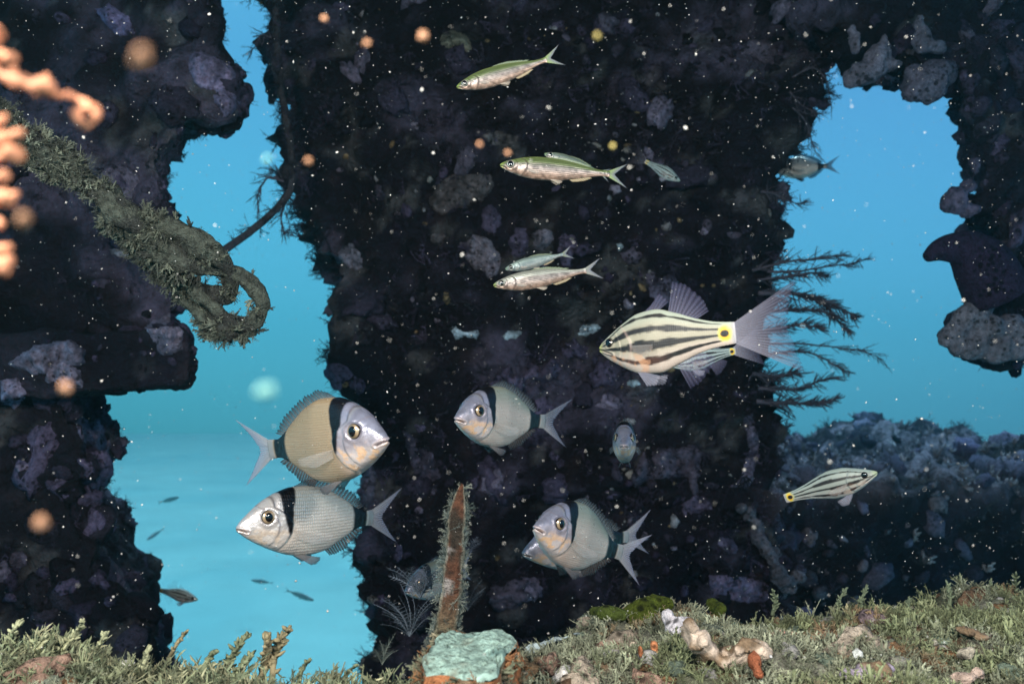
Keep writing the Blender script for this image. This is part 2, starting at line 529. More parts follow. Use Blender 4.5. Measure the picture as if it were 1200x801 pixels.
T_TUFT = [tmpl_tuft(s, 5 + s % 3, 0.9, 0.9) for s in range(7)]
T_FINE = [tmpl_tuft(40 + s, 6, 1.1, 1.0, 0.022, 7) for s in range(6)]
T_LOBED = [tmpl_lobed(s, 4 + s % 3) for s in range(8)]
T_FEATHER = [tmpl_feather(s) for s in range(6)]
T_KNOB = [lump(ICO2, 0.5, 1.6, s, (1.2, 0.9, 0.6)) for s in range(5)] + [lump(ICO2, 0.6, 2.2, 10 + s, (1, 1.3, 0.7)) for s in range(4)]

def rot_to(nrm, spin):
    """rotation matrices (n,3,3) whose z is nrm"""
    z = nrm / (np.linalg.norm(nrm, axis=1)[:, None] + 1e-9)
    ref = np.where(np.abs(z[:, 2:3]) > 0.9, np.array([[1.0, 0, 0]]), np.array([[0, 0, 1.0]]))
    x = np.cross(ref, z); x /= np.linalg.norm(x, axis=1)[:, None] + 1e-9
    y = np.cross(z, x)
    c, s = np.cos(spin)[:, None], np.sin(spin)[:, None]
    return np.stack([x * c + y * s, -x * s + y * c, z], -1)

def scatter(name, surf, temps, count, size, colour, mat, parent=None, weight=None, up=0.0, sink=0.05, seed=0, kind='stuff', label=None, jitter=0.5, maxdist=None):
    V, T, fn, ar = surf
    rr = np.random.default_rng(seed)
    cen = V[T].mean(1)
    w = ar.copy()
    w *= (fn[:, 1] < 0.35)                                   # growth that can be seen, from the side too
    if weight is not None: w *= weight(cen, fn)
    w /= w.sum()
    ti = rr.choice(len(T), count, p=w)
    a, b = rr.random(count), rr.random(count)
    f = a + b > 1; a[f], b[f] = 1 - a[f], 1 - b[f]
    pos = V[T[ti, 0]] * (1 - a - b)[:, None] + V[T[ti, 1]] * a[:, None] + V[T[ti, 2]] * b[:, None]
    nrm = fn[ti] + rr.normal(0, jitter * 0.5, (count, 3)) + np.array([0, 0, up])
    R = rot_to(nrm, rr.uniform(0, 6.28, count))
    s = size[0] + (size[1] - size[0]) * rr.random(count) ** 2.2
    pos = pos - (nrm / np.linalg.norm(nrm, axis=1)[:, None]) * (s * sink)[:, None]
    cols = colour(pos, rr)
    A = Acc(); which = rr.integers(0, len(temps), count)
    for k, (tv, tf) in enumerate(temps):
        idx = np.nonzero(which == k)[0]
        if not len(idx): continue
        W_ = np.einsum('nij,vj->nvi', R[idx] * s[idx][:, None, None], tv) + pos[idx][:, None, :]
        F = (tf[None] + (np.arange(len(idx)) * len(tv))[:, None, None]).reshape(-1, 3)
        g = (0.75 + 0.5 * np.clip(tv[:, 2], 0, 1))             # each growth darker at its base, paler towards its tip
        C = (cols[idx][:, None, :] * g[None, :, None]).reshape(-1, 3)
        A.add(W_.reshape(-1, 3), F, C)
    o = A.build(name, mat, parent)
    return tag(o, label, kind=kind)

def pal(*cs, spread=0.35):
    cs = np.array(cs)
    def f(pos, rr):
        c = cs[rr.integers(0, len(cs), len(pos))]
        return c * (1 + spread * rr.uniform(-1, 1, (len(pos), 1)))
    return f

PURP = pal((0.026, 0.021, 0.040), (0.040, 0.035, 0.055), (0.06, 0.05, 0.09), (0.014, 0.013, 0.02), (0.010, 0.008, 0.014))
PALEP = pal((0.15, 0.125, 0.20), (0.11, 0.10, 0.14), (0.18, 0.16, 0.22), (0.10, 0.075, 0.13))
GREYG = pal((0.13, 0.15, 0.12), (0.10, 0.12, 0.10), (0.17, 0.18, 0.15))

def patchy(freq, lo, hi, s):
    return lambda c, n: smooth(lo, hi, fbm(c * freq, 3, s)) + 0.04

# ---- central pillar
PIL_L = [(296, -60), (300, 0), (316, 60), (330, 110), (340, 160), (338, 215), (354, 262), (376, 300), (396, 335), (390, 372), (404, 410), (406, 450), (414, 500), (426, 540), (422, 610), (425, 690), (426, 780), (430, 930)]
PIL_R = [(930, 930), (922, 720), (918, 640), (914, 560), (916, 480), (905, 400), (905, 340), (908, 290), (918, 240), (905, 200), (926, 160), (930, 110), (948, 75), (965, 40), (1010, 25), (1020, -60)]
pillar = empty('encrusted_pillar', P(660, 820, 3.0), 'huge dark overgrown wreck pillar filling the centre of the photo', 'pillar')
hull_o, PIL = solid('steel_core', PIL_L + PIL_R, 2.45, 0.9, 0.019, (0.085, 0.04, 0.016), 0.03, 3, pillar)
BV = bvh_of(PIL)
def hit(px, py, bv=None):
    r = Vector(ray(px, py)).normalized()
    h = (bv or BV).ray_cast(Vector(CAM), r)
    if h[0] is None: return P(px, py, 2.45), np.array([0, -1.0, 0])
    n = np.array(h[1])
    if n[1] > 0: n = -n
    return np.array(h[0]), n

edge_w = lambda c, n: 0.25 + 3.0 * (np.abs(n[:, 0]) > 0.55)
scatter('hydroid_fuzz', PIL, T_FINE, 7500, (0.012, 0.058), PURP, M_TUFT, pillar, edge_w, 0.1, seed=1)
scatter('bushy_growth', PIL, T_TUFT + T_FINE, 2600, (0.02, 0.085), PURP, M_TUFT, pillar, lambda c, n: patchy(4, -.1, .3, 5)(c, n) * edge_w(c, n) ** 1.4, 0.1, seed=2)
scatter('sponge_knobs', PIL, T_KNOB, 1100, (0.005, 0.024), PURP, M_SPONGE, pillar, patchy(3.5, 0.0, 0.3, 6), 0, 0.1, seed=3)
scatter('pale_knobs', PIL, T_KNOB, 420, (0.003, 0.016), pal((0.2, .18, .24), (.26, .25, .24), (.22, .16, .09), (.3, .3, .33)), M_SPONGE, pillar, patchy(3.0, 0.05, 0.3, 7), 0, 0.1, seed=4)

LUMPY = pal((0.052, 0.045, 0.078), (0.085, 0.072, 0.125), (0.03, 0.026, 0.045), (0.13, 0.115, 0.17), spread=.5)
T_LUMP = [lump(ICO3, 0.55, 1.5, 30 + s, (1.2, 1.0, 0.6)) for s in range(4)] + [lump(ICO3, 0.6, 2.2, 40 + s, (1.4, 0.8, 0.7)) for s in range(4)]
def lumps_on(sf, parent, n, seed, lo=.012, hi=.05):
    scatter('sponge_lumps', sf, T_LUMP, n, (lo, hi), LUMPY, M_SPONGE, parent, lambda c, nn: patchy(3.2, 0.0, 0.25, seed)(c, nn) * (0.4 + 1.6 * (np.abs(nn[:, 0]) > .45)), 0, 0.05, seed=seed)
lumps_on(PIL, pillar, 300, 141)
# unseen wreck deck added above the frame to keep daylight off fish and pillar
_dk = [(-1.9, -1.6), (1.9, -1.6), (2.0, 1.9), (0.90, 2.2), (0.72, 3.1), (-0.55, 3.2), (-0.62, 2.3), (-0.95, 2.2), (-1.9, 2.4)]
_dv = [np.array([a_, b_, CZ + 1.42 + .05 * math.sin(a_ * 3)]) for a_, b_ in _dk] + [np.array([a_, b_, CZ + 1.66]) for a_, b_ in _dk]
_n = len(_dk)
_V, _N, _T = remeshed(_dv, [list(range(_n))[::-1], list(range(_n, 2 * _n))] + [[i, (i + 1) % _n, _n + (i + 1) % _n, _n + i] for i in range(_n)], .03)
_V = _V + _N * (.05 * fbm(_V * 5, 4, 3) + .02 * fbm(_V * 15, 3, 4))[:, None]
obj('added_shade_deck', mesh_of('added_shade_deck', _V, _T, crust_colour(_V, 77, .4)), M_CRUST, pillar)

# ---- crusts of sponge lying on the pillar face
def in_poly(X, Y, poly):
    ins = np.zeros(X.shape, bool); n = len(poly)
    dist = np.full(X.shape, 1e9)
    for i in range(n):
        x0, y0 = poly[i]; x1, y1 = poly[(i + 1) % n]
        if y0 != y1:
            c = ((y0 > Y) != (y1 > Y)) & (X < (x1 - x0) * (Y - y0) / (y1 - y0) + x0)
            ins ^= c
        dx, dy = x1 - x0, y1 - y0
        t = np.clip(((X - x0) * dx + (Y - y0) * dy) / (dx * dx + dy * dy + 1e-9), 0, 1)
        dist = np.minimum(dist, np.hypot(X - x0 - t * dx, Y - y0 - t * dy))
    return ins, dist

def crust_patch(name, label, poly, thick, colour, parent, step=2.0, holes=0, seed=0, rough=5.0, bv=None, mat=None):
    """a sponge or crust growing on the face behind it, with its own thickness, rounded rim and pores"""
    poly = np.array(poly, float)
    x0, y0 = poly.min(0) - 8; x1, y1 = poly.max(0) + 8
    nx, ny = int((x1 - x0) / step) + 1, int((y1 - y0) / step) + 1
    X, Y = np.meshgrid(x0 + np.arange(nx) * step, y0 + np.arange(ny) * step)
    q = np.stack([X.ravel() * 0.06, Y.ravel() * 0.06, np.full(X.size, seed * 3.1)], -1)
    wob = rough * 1.6 * np.stack([fbm(q, 3, seed), fbm(q + 31, 3, seed)], -1)
    ins, dist = in_poly(X + wob[:, 0].reshape(X.shape), Y + wob[:, 1].reshape(X.shape), poly)
    dist = np.where(ins, dist, -dist)
    rr = np.random.default_rng(seed)
    h = thick * 1.5 * np.sqrt(np.clip(dist / 9.0, 0, 1)) * (0.75 + 1.1 * fbm(q * 1.6, 3, seed + 3).reshape(X.shape) + 0.5 * fbm(q * 5, 2, seed + 4).reshape(X.shape))
    for k in range(holes):
        cx, cy, r = rr.uniform(x0 + 10, x1 - 10), rr.uniform(y0 + 10, y1 - 10), rr.uniform(1.5, 3.5)
        h -= thick * 1.3 * np.exp(-((X - cx) ** 2 + (Y - cy) ** 2) / r ** 2)
    keep = dist > -step
    base = np.zeros(X.shape + (3,))
    for iy in range(ny):
        for ix in range(nx):
            if keep[iy, ix]:
                p, n = hit(X[iy, ix], Y[iy, ix], bv); base[iy, ix] = p
    # smooth the depth a little so that the crust bridges pits
    D = np.linalg.norm(base - CAM, axis=2)
    for _ in range(3):
        Dp = np.where(keep, D, np.nan)
        s = np.nanmean(np.stack([np.roll(Dp, k, a) for k in (-1, 0, 1) for a in (0, 1)]), 0)
        D = np.where(keep, np.minimum(D, np.nan_to_num(s, nan=9)), D)
    idx = -np.ones(X.shape, int); V = []; C = []
    colour = np.array(colour) * (1.7 if max(colour) < .2 else 1.1)
    cn = fbm(q * 1.5 + 5, 3, seed + 7).reshape(X.shape)
    for iy in range(ny):
        for ix in range(nx):
            if keep[iy, ix]:
                r = ray(X[iy, ix], Y[iy, ix]); r /= np.linalg.norm(r)
                hh = h[iy, ix] if dist[iy, ix] > 0 else -0.012
                idx[iy, ix] = len(V); V.append(CAM + r * (D[iy, ix] - hh)); C.append(colour * (1 + 1.1 * cn[iy, ix]))
    F = [[idx[a, b], idx[a + 1, b], idx[a + 1, b + 1], idx[a, b + 1]] for a in range(ny - 1) for b in range(nx - 1)
         if min(idx[a, b], idx[a + 1, b], idx[a + 1, b + 1], idx[a, b + 1]) >= 0]
    o = obj(name, mesh_of(name, np.array(V), np.array(F), np.clip(np.array(C), 0.002, 1)), mat or M_SPONGE, parent)
    if label: o['label'] = label
    return o

GR, PU, WB = (0.062, 0.056, 0.062), (0.058, 0.05, 0.085), (0.34, 0.44, 0.52)
PATCHES = [
    ('pale grey sponge crust left of the second smelt', [(502, 232), (515, 214), (540, 204), (575, 203), (582, 215), (570, 232), (548, 240), (530, 245), (517, 255), (505, 248)], 0.02, GR, 0),
    ('pored grey sponge crust left of the lower smelts', [(540, 285), (552, 275), (572, 278), (585, 290), (588, 305), (582, 318), (575, 329), (560, 320), (548, 308)], 0.025, (0.12, 0.11, 0.14), 9),
    ('round grey sponge above the lower smelts', [(624, 272), (634, 265), (645, 268), (648, 282), (640, 294), (628, 292)], 0.025, (0.12, 0.11, 0.14), 4),
    (None, [(596, 280), (606, 268), (618, 266), (622, 280), (618, 300), (606, 305), (598, 296)], 0.015, PU, 3),
    (None, [(652, 280), (668, 268), (677, 285), (672, 312), (660, 310), (656, 296)], 0.015, PU, 2),
    (None, [(565, 245), (575, 240), (582, 252), (588, 262), (578, 275), (566, 268)], 0.02, PU, 1),
    (None, [(505, 275), (515, 268), (522, 276), (516, 286), (507, 284)], 0.02, GR, 0),
    ('bright bluish white crust on the pillar between breams and smelts', [(526, 389), (535, 385), (548, 388), (560, 385), (566, 391), (558, 397), (545, 394), (534, 397)], 0.01, WB, 0),
    ('bluish white crust, right of two in a line', [(585, 391), (596, 384), (608, 382), (612, 388), (604, 394), (592, 396)], 0.01, WB, 0),
    ('bluish white crust left of the big striped fish', [(676, 391), (684, 382), (696, 380), (704, 384), (698, 390), (686, 395)], 0.01, WB, 0),
    (None, [(732, 450), (738, 445), (744, 447), (748, 453), (741, 457), (734, 455)], 0.008, WB, 0),
    (None, [(606, 453), (612, 447), (618, 452), (614, 458)], 0.008, WB, 0),
    (None, [(718, 288), (726, 286), (732, 291), (725, 294)], 0.008, WB, 0),
    ('jagged purple sponge ridge over the middle bream', [(572, 450), (590, 432), (600, 442), (612, 438), (622, 422), (634, 432), (648, 420), (658, 432), (650, 446), (636, 450), (622, 446), (606, 455), (590, 452)], 0.03, PU, 0),
    (None, [(752, 530), (780, 524), (808, 522), (826, 530), (820, 545), (822, 575), (812, 580), (806, 560), (780, 560), (758, 566), (740, 572), (738, 560), (748, 548)], 0.02, (0.06, 0.054, 0.08), 3),
    (None, [(796, 590), (815, 582), (832, 582), (834, 595), (818, 604), (800, 604)], 0.02, (0.07, 0.06, 0.10), 3),
    (None, [(872, 490), (884, 480), (890, 520), (884, 560), (876, 572), (850, 572), (868, 556), (876, 530)], 0.02, (0.07, 0.065, 0.10), 0),
    (None, [(830, 672), (850, 674), (880, 676), (900, 686), (905, 705), (870, 706), (835, 700)], 0.02, (0.08, 0.07, 0.12), 4),
    (None, [(838, 640), (846, 628), (858, 632), (864, 646), (852, 652)], 0.02, (0.08, 0.07, 0.11), 0),
    (None, [(424, 560), (434, 545), (442, 560), (438, 590), (428, 600)], 0.02, (0.06, 0.06, 0.09), 0),
    (None, [(400, 292), (412, 284), (424, 296), (430, 318), (418, 322), (406, 312)], 0.02, (0.09, 0.09, 0.12), 2),
    (None, [(700, 20), (716, 12), (728, 24), (720, 40), (704, 36)], 0.02, (0.06, 0.055, 0.08), 0),
    (None, [(515, 38), (530, 32), (548, 44), (552, 60), (538, 64), (520, 56)], 0.012, (0.10, 0.10, 0.08), 3),
    (None, [(740, 124), (756, 117), (776, 116), (778, 124), (760, 130), (744, 132)], 0.012, (0.13, 0.11, 0.06), 3),
    (None, [(560, 160), (590, 156), (608, 160), (600, 170), (572, 170)], 0.01, (0.07, 0.065, 0.07), 3),
    (None, [(760, 330), (790, 320), (800, 345), (785, 365), (765, 355)], 0.015, (0.05, 0.048, 0.075), 2),
    (None, [(470, 500), (500, 520), (520, 560), (500, 570), (480, 545)], 0.015, (0.05, 0.045, 0.07), 2),
]
for i, (lab, poly, th, c, ho) in enumerate(PATCHES):
    crust_patch('encrusting_sponge', lab, poly, th, c, pillar, 2.0, ho, 50 + i)

# ---- top right overhang
over = empty('encrusted_overhang', P(1100, 60, 2.3), 'dark overgrown wreck overhang hanging in the top right corner', 'wreck')
_, OV1 = solid('overgrown_beam', [(930, -70), (1290, -70), (1290, 50), (1200, 95), (1130, 88), (1090, 74), (1045, 56), (1005, 28), (950, 22)], 2.15, 0.7, 0.018, (0.05, 0.035, 0.014), 0, 9, over, lean=(0, 0, 0.28))
_, OV2 = solid('overgrown_post', [(1136, 60), (1300, 40), (1300, 430), (1200, 408), (1160, 412), (1140, 404), (1126, 388), (1132, 366), (1148, 345), (1160, 325), (1170, 300), (1172, 268), (1160, 255), (1138, 248), (1130, 236), (1140, 222), (1152, 210), (1146, 185), (1140, 150), (1138, 110)], 2.05, 0.7, 0.016, (0.035, 0.03, 0.014), 0, 12, over, lean=(0.42, 0, 0.02))
for sf, k in ((OV1, 0), (OV2, 1)):
    lumps_on(sf, over, 150, 150 + k)
    scatter('hydroid_fuzz', sf, T_FINE, 1300, (0.01, 0.04), PURP, M_TUFT, over, edge_w, 0, seed=20 + k)
    scatter('sponge_knobs', sf, T_KNOB, 520, (0.008, 0.034), PURP, M_SPONGE, over, patchy(4, -0.05, 0.3, 31), 0, 0.1, seed=25 + k)
def fused(parts, voxel, amp=0.006, freq=24, seed=0):
    """several lumps grown together into one body. parts: (centre, radii, seed)"""
    A = Acc()
    for c, r, s in parts:
        V, F = lump(ICO3, 0.22, 1.4, s, r); A.add(V + np.asarray(c), F, (1, 1, 1))
    V, Nn, T = remeshed(np.vstack(A.V), np.vstack(A.F).tolist(), voxel)
    return V + Nn * (amp * fbm(V * freq, 3, seed))[:, None], T
# lumpy tube sponge running down the lower right of the pillar
_pts = spline(np.array([hit(a_, b_)[0] + np.array([0, -0.02, 0]) for a_, b_ in ((868, 592), (882, 606), (886, 622), (893, 640), (903, 656), (908, 672), (922, 684), (932, 674))]), 26)
_q = np.random.default_rng(5)
Vt_, Tt_ = fused([(p + _q.normal(0, .007, 3), np.array([1, 1, 1.2]) * _q.uniform(.010, .024), i) for i, p in enumerate(_pts)], .006, .018, 40, 3)
tag(obj('tube_sponge', mesh_of('tube_sponge', Vt_, Tt_, np.array([.10, .10, .125]) * (1 + .7 * fbm(Vt_ * 26, 3, 2))[:, None]), M_SPONGE, pillar), 'pale lumpy tube sponge on the lower right of the pillar')
def sponge_thing(name, label, cat, parts, colour, voxel=0.007, parent=None, seed=0, amp=0.016, freq=34, mat=None, group=None):
    V, T = fused(parts, voxel, amp, freq, seed)
    c = np.array(colour) * (1 + 0.6 * fbm(V * 18, 3, seed + 2))[:, None]
    o = obj(name, mesh_of(name, V, T, np.clip(c, 0.002, 1)), mat or M_SPONGE, parent)
    return tag(o, label, cat, group)
def px_parts(lst, d):
    """(px, py, rx, ry) in photo pixels at distance d -> lumps as deep as they are wide"""
    return [(P(a, b, d + k), np.array([rx, (rx + ry) / 2, ry]) * d / FPX, i) for i, (a, b, rx, ry, k) in enumerate([(*q, 0)[:5] if len(q) == 4 else q for q in lst])]
SG = (0.16, 0.15, 0.20)
sponge_thing('branching_sponge', 'pale grey branching sponge with stubby fingers under the beam by the top right gap', 'sponge',
             px_parts([(1008, 88, 18, 15), (1028, 70, 14, 18), (1002, 50, 5, 16), (999, 34, 6, 6), (1036, 52, 6, 16), (1020, 84, 16, 14), (1045, 76, 12, 8)], 2.08), SG, seed=3)
sponge_thing('lobed_sponge', 'dull grey lobed sponge hanging under the beam, right of the branching one', 'sponge',
             px_parts([(1085, 98, 26, 20), (1100, 85, 20, 16), (1070, 88, 10, 12), (1088, 110, 14, 10)], 2.06), (0.10, 0.095, 0.135), seed=4)
sponge_thing('finger_sponge', 'grey finger sponge with one upright knob beneath the top right beam', 'sponge',
             px_parts([(1078, 28, 6, 10), (1081, 44, 9, 12), (1090, 56, 16, 8)], 2.04), (0.13, 0.125, 0.17), seed=5)
sponge_thing('knobbed_sponge', 'purple knobbed sponge on the inner edge of the right post', 'sponge',
             px_parts([(1120, 235, 16, 17), (1138, 218, 8, 9), (1142, 195, 7, 10), (1110, 238, 9, 10), (1135, 245, 12, 9)], 1.99), (0.09, 0.08, 0.13), seed=6)
sponge_thing('cluster_sponge', 'grey cluster of rounded sponge knobs at the foot of the right post', 'sponge',
             px_parts([(1120, 390, 18, 16), (1140, 405, 20, 17), (1165, 408, 20, 18), (1188, 408, 18, 16), (1135, 372, 18, 16), (1160, 385, 20, 18), (1185, 385, 20, 18), (1148, 358, 14, 13), (1125, 408, 12, 10), (1108, 400, 8, 10)], 1.97), (0.12, 0.12, 0.15), seed=7, amp=0.012, freq=40)
# dark ear-shaped sponge: a curved thick lobe
A = Acc()
ear = spline(np.array([P(1170, 345, 1.97), P(1150, 310, 1.96), P(1128, 292, 1.95), P(1104, 292, 1.94), P(1086, 301, 1.93)]), 24)
V, F = tube(ear, np.interp(np.linspace(0, 1, 24), [0, .3, .6, .85, 1], [0.075, 0.062, 0.036, 0.022, 0.012]), 16)
V = V + 0.003 * fbm(V * 30, 2, 3)[:, None]
A.add(V, F, (0.022, 0.015, 0.035))
tag(A.build('ear_sponge', M_SPONGE), 'smooth almost black ear shaped sponge sticking out left from the right post', 'sponge')

# ---- left wreck
left = empty('encrusted_wreck', P(60, 500, 2.0), 'dark overgrown wreck side with a steel crossbeam along the left of the photo', 'wreck')
_, LW1 = solid('overgrown_hull', [(-160, -90), (255, -90), (228, -20), (238, 20), (258, 58), (260, 100), (256, 126), (236, 134), (214, 140), (196, 162), (188, 205), (186, 256), (200, 300), (216, 335), (212, 372), (202, 400), (-160, 420)], 1.85, 0.5, 0.018, (0.05, 0.03, 0.012), 0, 15, left, pale=0.5, lean=(-0.24, 0, 0.08))
_, LW2 = solid('steel_crossbeam', [(-140, 396), (110, 388), (212, 382), (221, 390), (221, 446), (212, 453), (188, 452), (120, 462), (-140, 478)], 1.70, 0.16, 0.009, (0.004, 0.007, 0.004), 0, 17, left, pale=0.12, lean=(-0.05, 0, 0))
_, LW3 = solid('overgrown_leg', [(-190, 400), (62, 430), (82, 470), (92, 500), (104, 545), (96, 585), (90, 608), (112, 650), (132, 690), (154, 745), (180, 830), (205, 950), (-190, 950)], 1.78, 0.8, 0.018, (0.05, 0.03, 0.012), 0, 19, left, pale=0.5, lean=(-0.33, 0, 0))
for sf, k in ((LW1, 0), (LW3, 1)):
    lumps_on(sf, left, 260, 160 + k)
    scatter('hydroid_fuzz', sf, T_FINE, 2300, (0.008, 0.032), PURP, M_TUFT, left, edge_w, 0, seed=60 + k)
    scatter('sponge_knobs', sf, T_KNOB, 600, (0.008, 0.035), PURP, M_SPONGE, left, patchy(4, -0.05, 0.3, 33), 0, 0.1, seed=65 + k)
scatter('edge_bumps', LW2, T_KNOB, 160, (0.004, 0.014), PURP, M_SPONGE, left, None, 0, 0.1, seed=70)
BVL = bvh_of(LW1, LW2, LW3)
LP = [(None, [(215, 68), (240, 58), (262, 70), (282, 90), (286, 125), (262, 135), (250, 110), (228, 95)], 0.02, (0.10, 0.09, 0.15), 6),
      (None, [(10, 425), (40, 402), (80, 396), (106, 410), (100, 424), (70, 432), (40, 440)], 0.02, (0.15, 0.14, 0.20), 0),
      (None, [(170, 385), (180, 372), (200, 368), (214, 392), (214, 412), (195, 420), (178, 402)], 0.02, (0.085, 0.08, 0.115), 2),
      (None, [(110, 8), (130, 4), (150, 20), (160, 40), (140, 44), (122, 28)], 0.02, (0.10, 0.09, 0.17), 0),
      (None, [(52, 430), (72, 424), (92, 432), (96, 452), (70, 458), (54, 446)], 0.02, (0.13, 0.12, 0.17), 0),
      (None, [(0, 444), (22, 440), (28, 456), (20, 480), (0, 470)], 0.02, (0.13, 0.12, 0.18), 0),
      (None, [(80, 480), (104, 470), (122, 490), (128, 530), (112, 540), (92, 510)], 0.02, (0.08, 0.075, 0.12), 0),
      (None, [(126, 290), (134, 288), (148, 294), (157, 298), (150, 304), (138, 303), (128, 298)], 0.012, (0.40, 0.36, 0.42), 0)]
for i, (lab, poly, th, c, ho) in enumerate(LP):
    crust_patch('encrusting_sponge', lab, poly, th, c, left, 2.5, ho, 90 + i, bv=BVL)

# ---- reef mound behind on the right
mound = empty('reef_mound', P(1080, 700, 3.4), 'dark reef mound with a pale lit top behind the ledge at right', 'reef')
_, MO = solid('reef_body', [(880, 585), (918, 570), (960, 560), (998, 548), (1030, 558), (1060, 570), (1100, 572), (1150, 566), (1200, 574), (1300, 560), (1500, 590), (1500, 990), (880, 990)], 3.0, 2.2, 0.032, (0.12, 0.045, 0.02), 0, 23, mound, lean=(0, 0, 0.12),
              colour=lambda V: crust_colour(V, 24, 0.12) + (np.array([0.15, 0.125, 0.15]) * smooth(-0.15, 0.2, fbm(V * 8, 3, 26))[:, None] * smooth(1.30, 1.46, V[:, 2])[:, None]))  # pale growth on top; the lit top is put into the colour too
scatter('hydroid_fuzz', MO, T_FINE, 2600, (0.02, 0.075), pal((0.06, 0.055, 0.075), (0.09, 0.09, 0.09), (0.05, 0.045, 0.07)), M_TUFT, mound, lambda c, n: 0.3 + 1.5 * (n[:, 2] > 0.4), 0.2, seed=80)
scatter('reef_knobs', MO, T_KNOB, 900, (0.012, 0.05), pal((0.10, 0.09, 0.13), (0.16, 0.15, 0.18), (0.07, 0.06, 0.09)), M_SPONGE, mound, lambda c, n: smooth(1.9, 1.0, c[:, 0]) + 0.1, 0, 0.1, seed=81)
lumps_on(MO, mound, 380, 170, .02, .085)
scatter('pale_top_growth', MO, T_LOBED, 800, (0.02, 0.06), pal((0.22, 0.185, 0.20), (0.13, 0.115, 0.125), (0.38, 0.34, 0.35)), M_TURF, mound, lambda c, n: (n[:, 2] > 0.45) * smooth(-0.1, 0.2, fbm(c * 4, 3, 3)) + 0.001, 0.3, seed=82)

# ---- foreground ledge
LZ = CZ - 0.268
EX = [-1.4, -0.55, -0.36, -0.26, -0.18, -0.12, -0.02, 0.03, 0.07, 0.14, 0.22, 0.45, 0.8, 1.5]
EY = [0.87, 0.87, 0.86, 0.82, 0.79, 0.80, 0.83, 0.90, 0.99, 1.05, 1.06, 1.06, 1.06, 1.06]
def ledge_h(X, Y):
    p = np.stack([X, Y, np.zeros_like(X)], -1)
    h = LZ + 0.022 * fbm(p * 7, 3, 44) * 2.2 + 0.012 * np.abs(fbm(p * 13, 2, 47)) * 2 + 0.010 * fbm(p * 24, 3, 45)
    h = h + 0.022 * np.exp(-((X - 0.17) ** 2 + (Y - 0.98) ** 2) / 0.006) + 0.012 * smooth(0.1, 0.3, X)
    return h
def build_ledge():
    nx, ny = 330, 150
    gx = np.linspace(-1.3, 1.4, nx); u = np.linspace(0, 1, ny)
    X = np.tile(gx, (ny, 1)); ed = np.interp(gx, EX, EY) + 0.02 * fbm(np.stack([gx * 9, gx * 0, gx * 0], -1), 3, 4)
    ys = np.where(u[:, None] < 0.75, -0.3 + (ed[None] + 0.3) * (u[:, None] / 0.75), ed[None] + 0.10 * ((u[:, None] - 0.75) / 0.25))
    drop = np.clip((u[:, None] - 0.75) / 0.25, 0, 1) ** 0.8 * np.ones_like(X)
    Z = ledge_h(X.ravel(), ys.ravel()).reshape(X.shape) - drop * 1.55
    V = np.stack([X, ys, Z], -1).reshape(-1, 3)
    V[:, 1] += (drop > 0).ravel() * 0.05 * fbm(V * 9, 3, 7)
    i = np.arange(ny - 1)[:, None] * nx + np.arange(nx - 1)[None, :]
    F = np.stack([i, i + 1, i + nx + 1, i + nx], -1).reshape(-1, 4)
    k = smooth(-0.1, 0.2, fbm(V * 14, 3, 2))[:, None]; k2 = smooth(0.12, 0.25, fbm(V * 20 + 4, 3, 12))[:, None]
    c = np.array([0.085, 0.09, 0.06]) * (1 - k) + np.array([0.15, 0.15, 0.12]) * k
    c = c * (1 - k2) + np.array([0.17, 0.11, 0.065]) * k2
    o = tag(obj('reef_ledge', mesh_of('reef_ledge', V, F, c), M_REEF), 'overgrown reef ledge along the bottom of the photo, nearest the camera', kind='structure')
    T = np.vstack([F[:, [0, 1, 2]], F[:, [0, 2, 3]]])
    fn = np.cross(V[T[:, 1]] - V[T[:, 0]], V[T[:, 2]] - V[T[:, 0]]); ar = np.linalg.norm(fn, axis=1); fn /= ar[:, None] + 1e-12
    return (V, T, fn, ar)
LED = build_ledge()
BVE = bvh_of(LED)
def ledge_w(c, n):
    d = c - CAM; f = d @ FW; px = 600 + FPX * d[:, 0] / np.maximum(f, 0.05); py = 400.5 - FPX * (d @ UP) / np.maximum(f, 0.05)
    vis = (f > 0.25) & (px > -150) & (px < 1350) & (py < 930)
    return vis * np.maximum(n[:, 2], 0.15) * 1.0
def turf_w(side):
    return lambda c, n: ledge_w(c, n) * ((c[:, 0] < -0.04) if side < 0 else (c[:, 0] > -0.08)) * smooth(-0.2, 0.15, fbm(c * 10, 3, 9))
TURF_L = pal((0.20, 0.22, 0.13), (0.15, 0.18, 0.11), (0.24, 0.24, 0.15), (0.12, 0.13, 0.08))
def mottled(pos, rr):
    a = smooth(-.1, .15, fbm(pos * 11, 3, 71))[:, None]; b = smooth(.16, .3, fbm(pos * 16 + 5, 3, 72))[:, None]
    c = np.array([.155, .175, .095]) * (1 - a) + np.array([.205, .22, .155]) * a
    c = c * (1 - b) + np.array([.17, .12, .07]) * b
    return c * (1 + .45 * rr.uniform(-1, 1, (len(pos), 1)))
TURF_R = mottled
scatter('algal_turf', LED, T_LOBED, 2300, (0.004, 0.021), TURF_R, M_TURF, None, turf_w(1), 0.8, 0.08, 100, label='short grey green lobed algal turf over the right of the ledge')
scatter('branching_turf', LED, T_TUFT, 1900, (0.014, 0.045), TURF_L, M_TURF, None, turf_w(-1), 0.9, 0.08, 101, label='feathery pale green algal turf over the left of the ledge')
scatter('fine_turf', LED, T_FINE + T_TUFT, 7400, (0.004, 0.023), mottled, M_TURF, None, ledge_w, 0.8, 0.05, 102, label='fine wispy growth between the larger algae on the ledge')
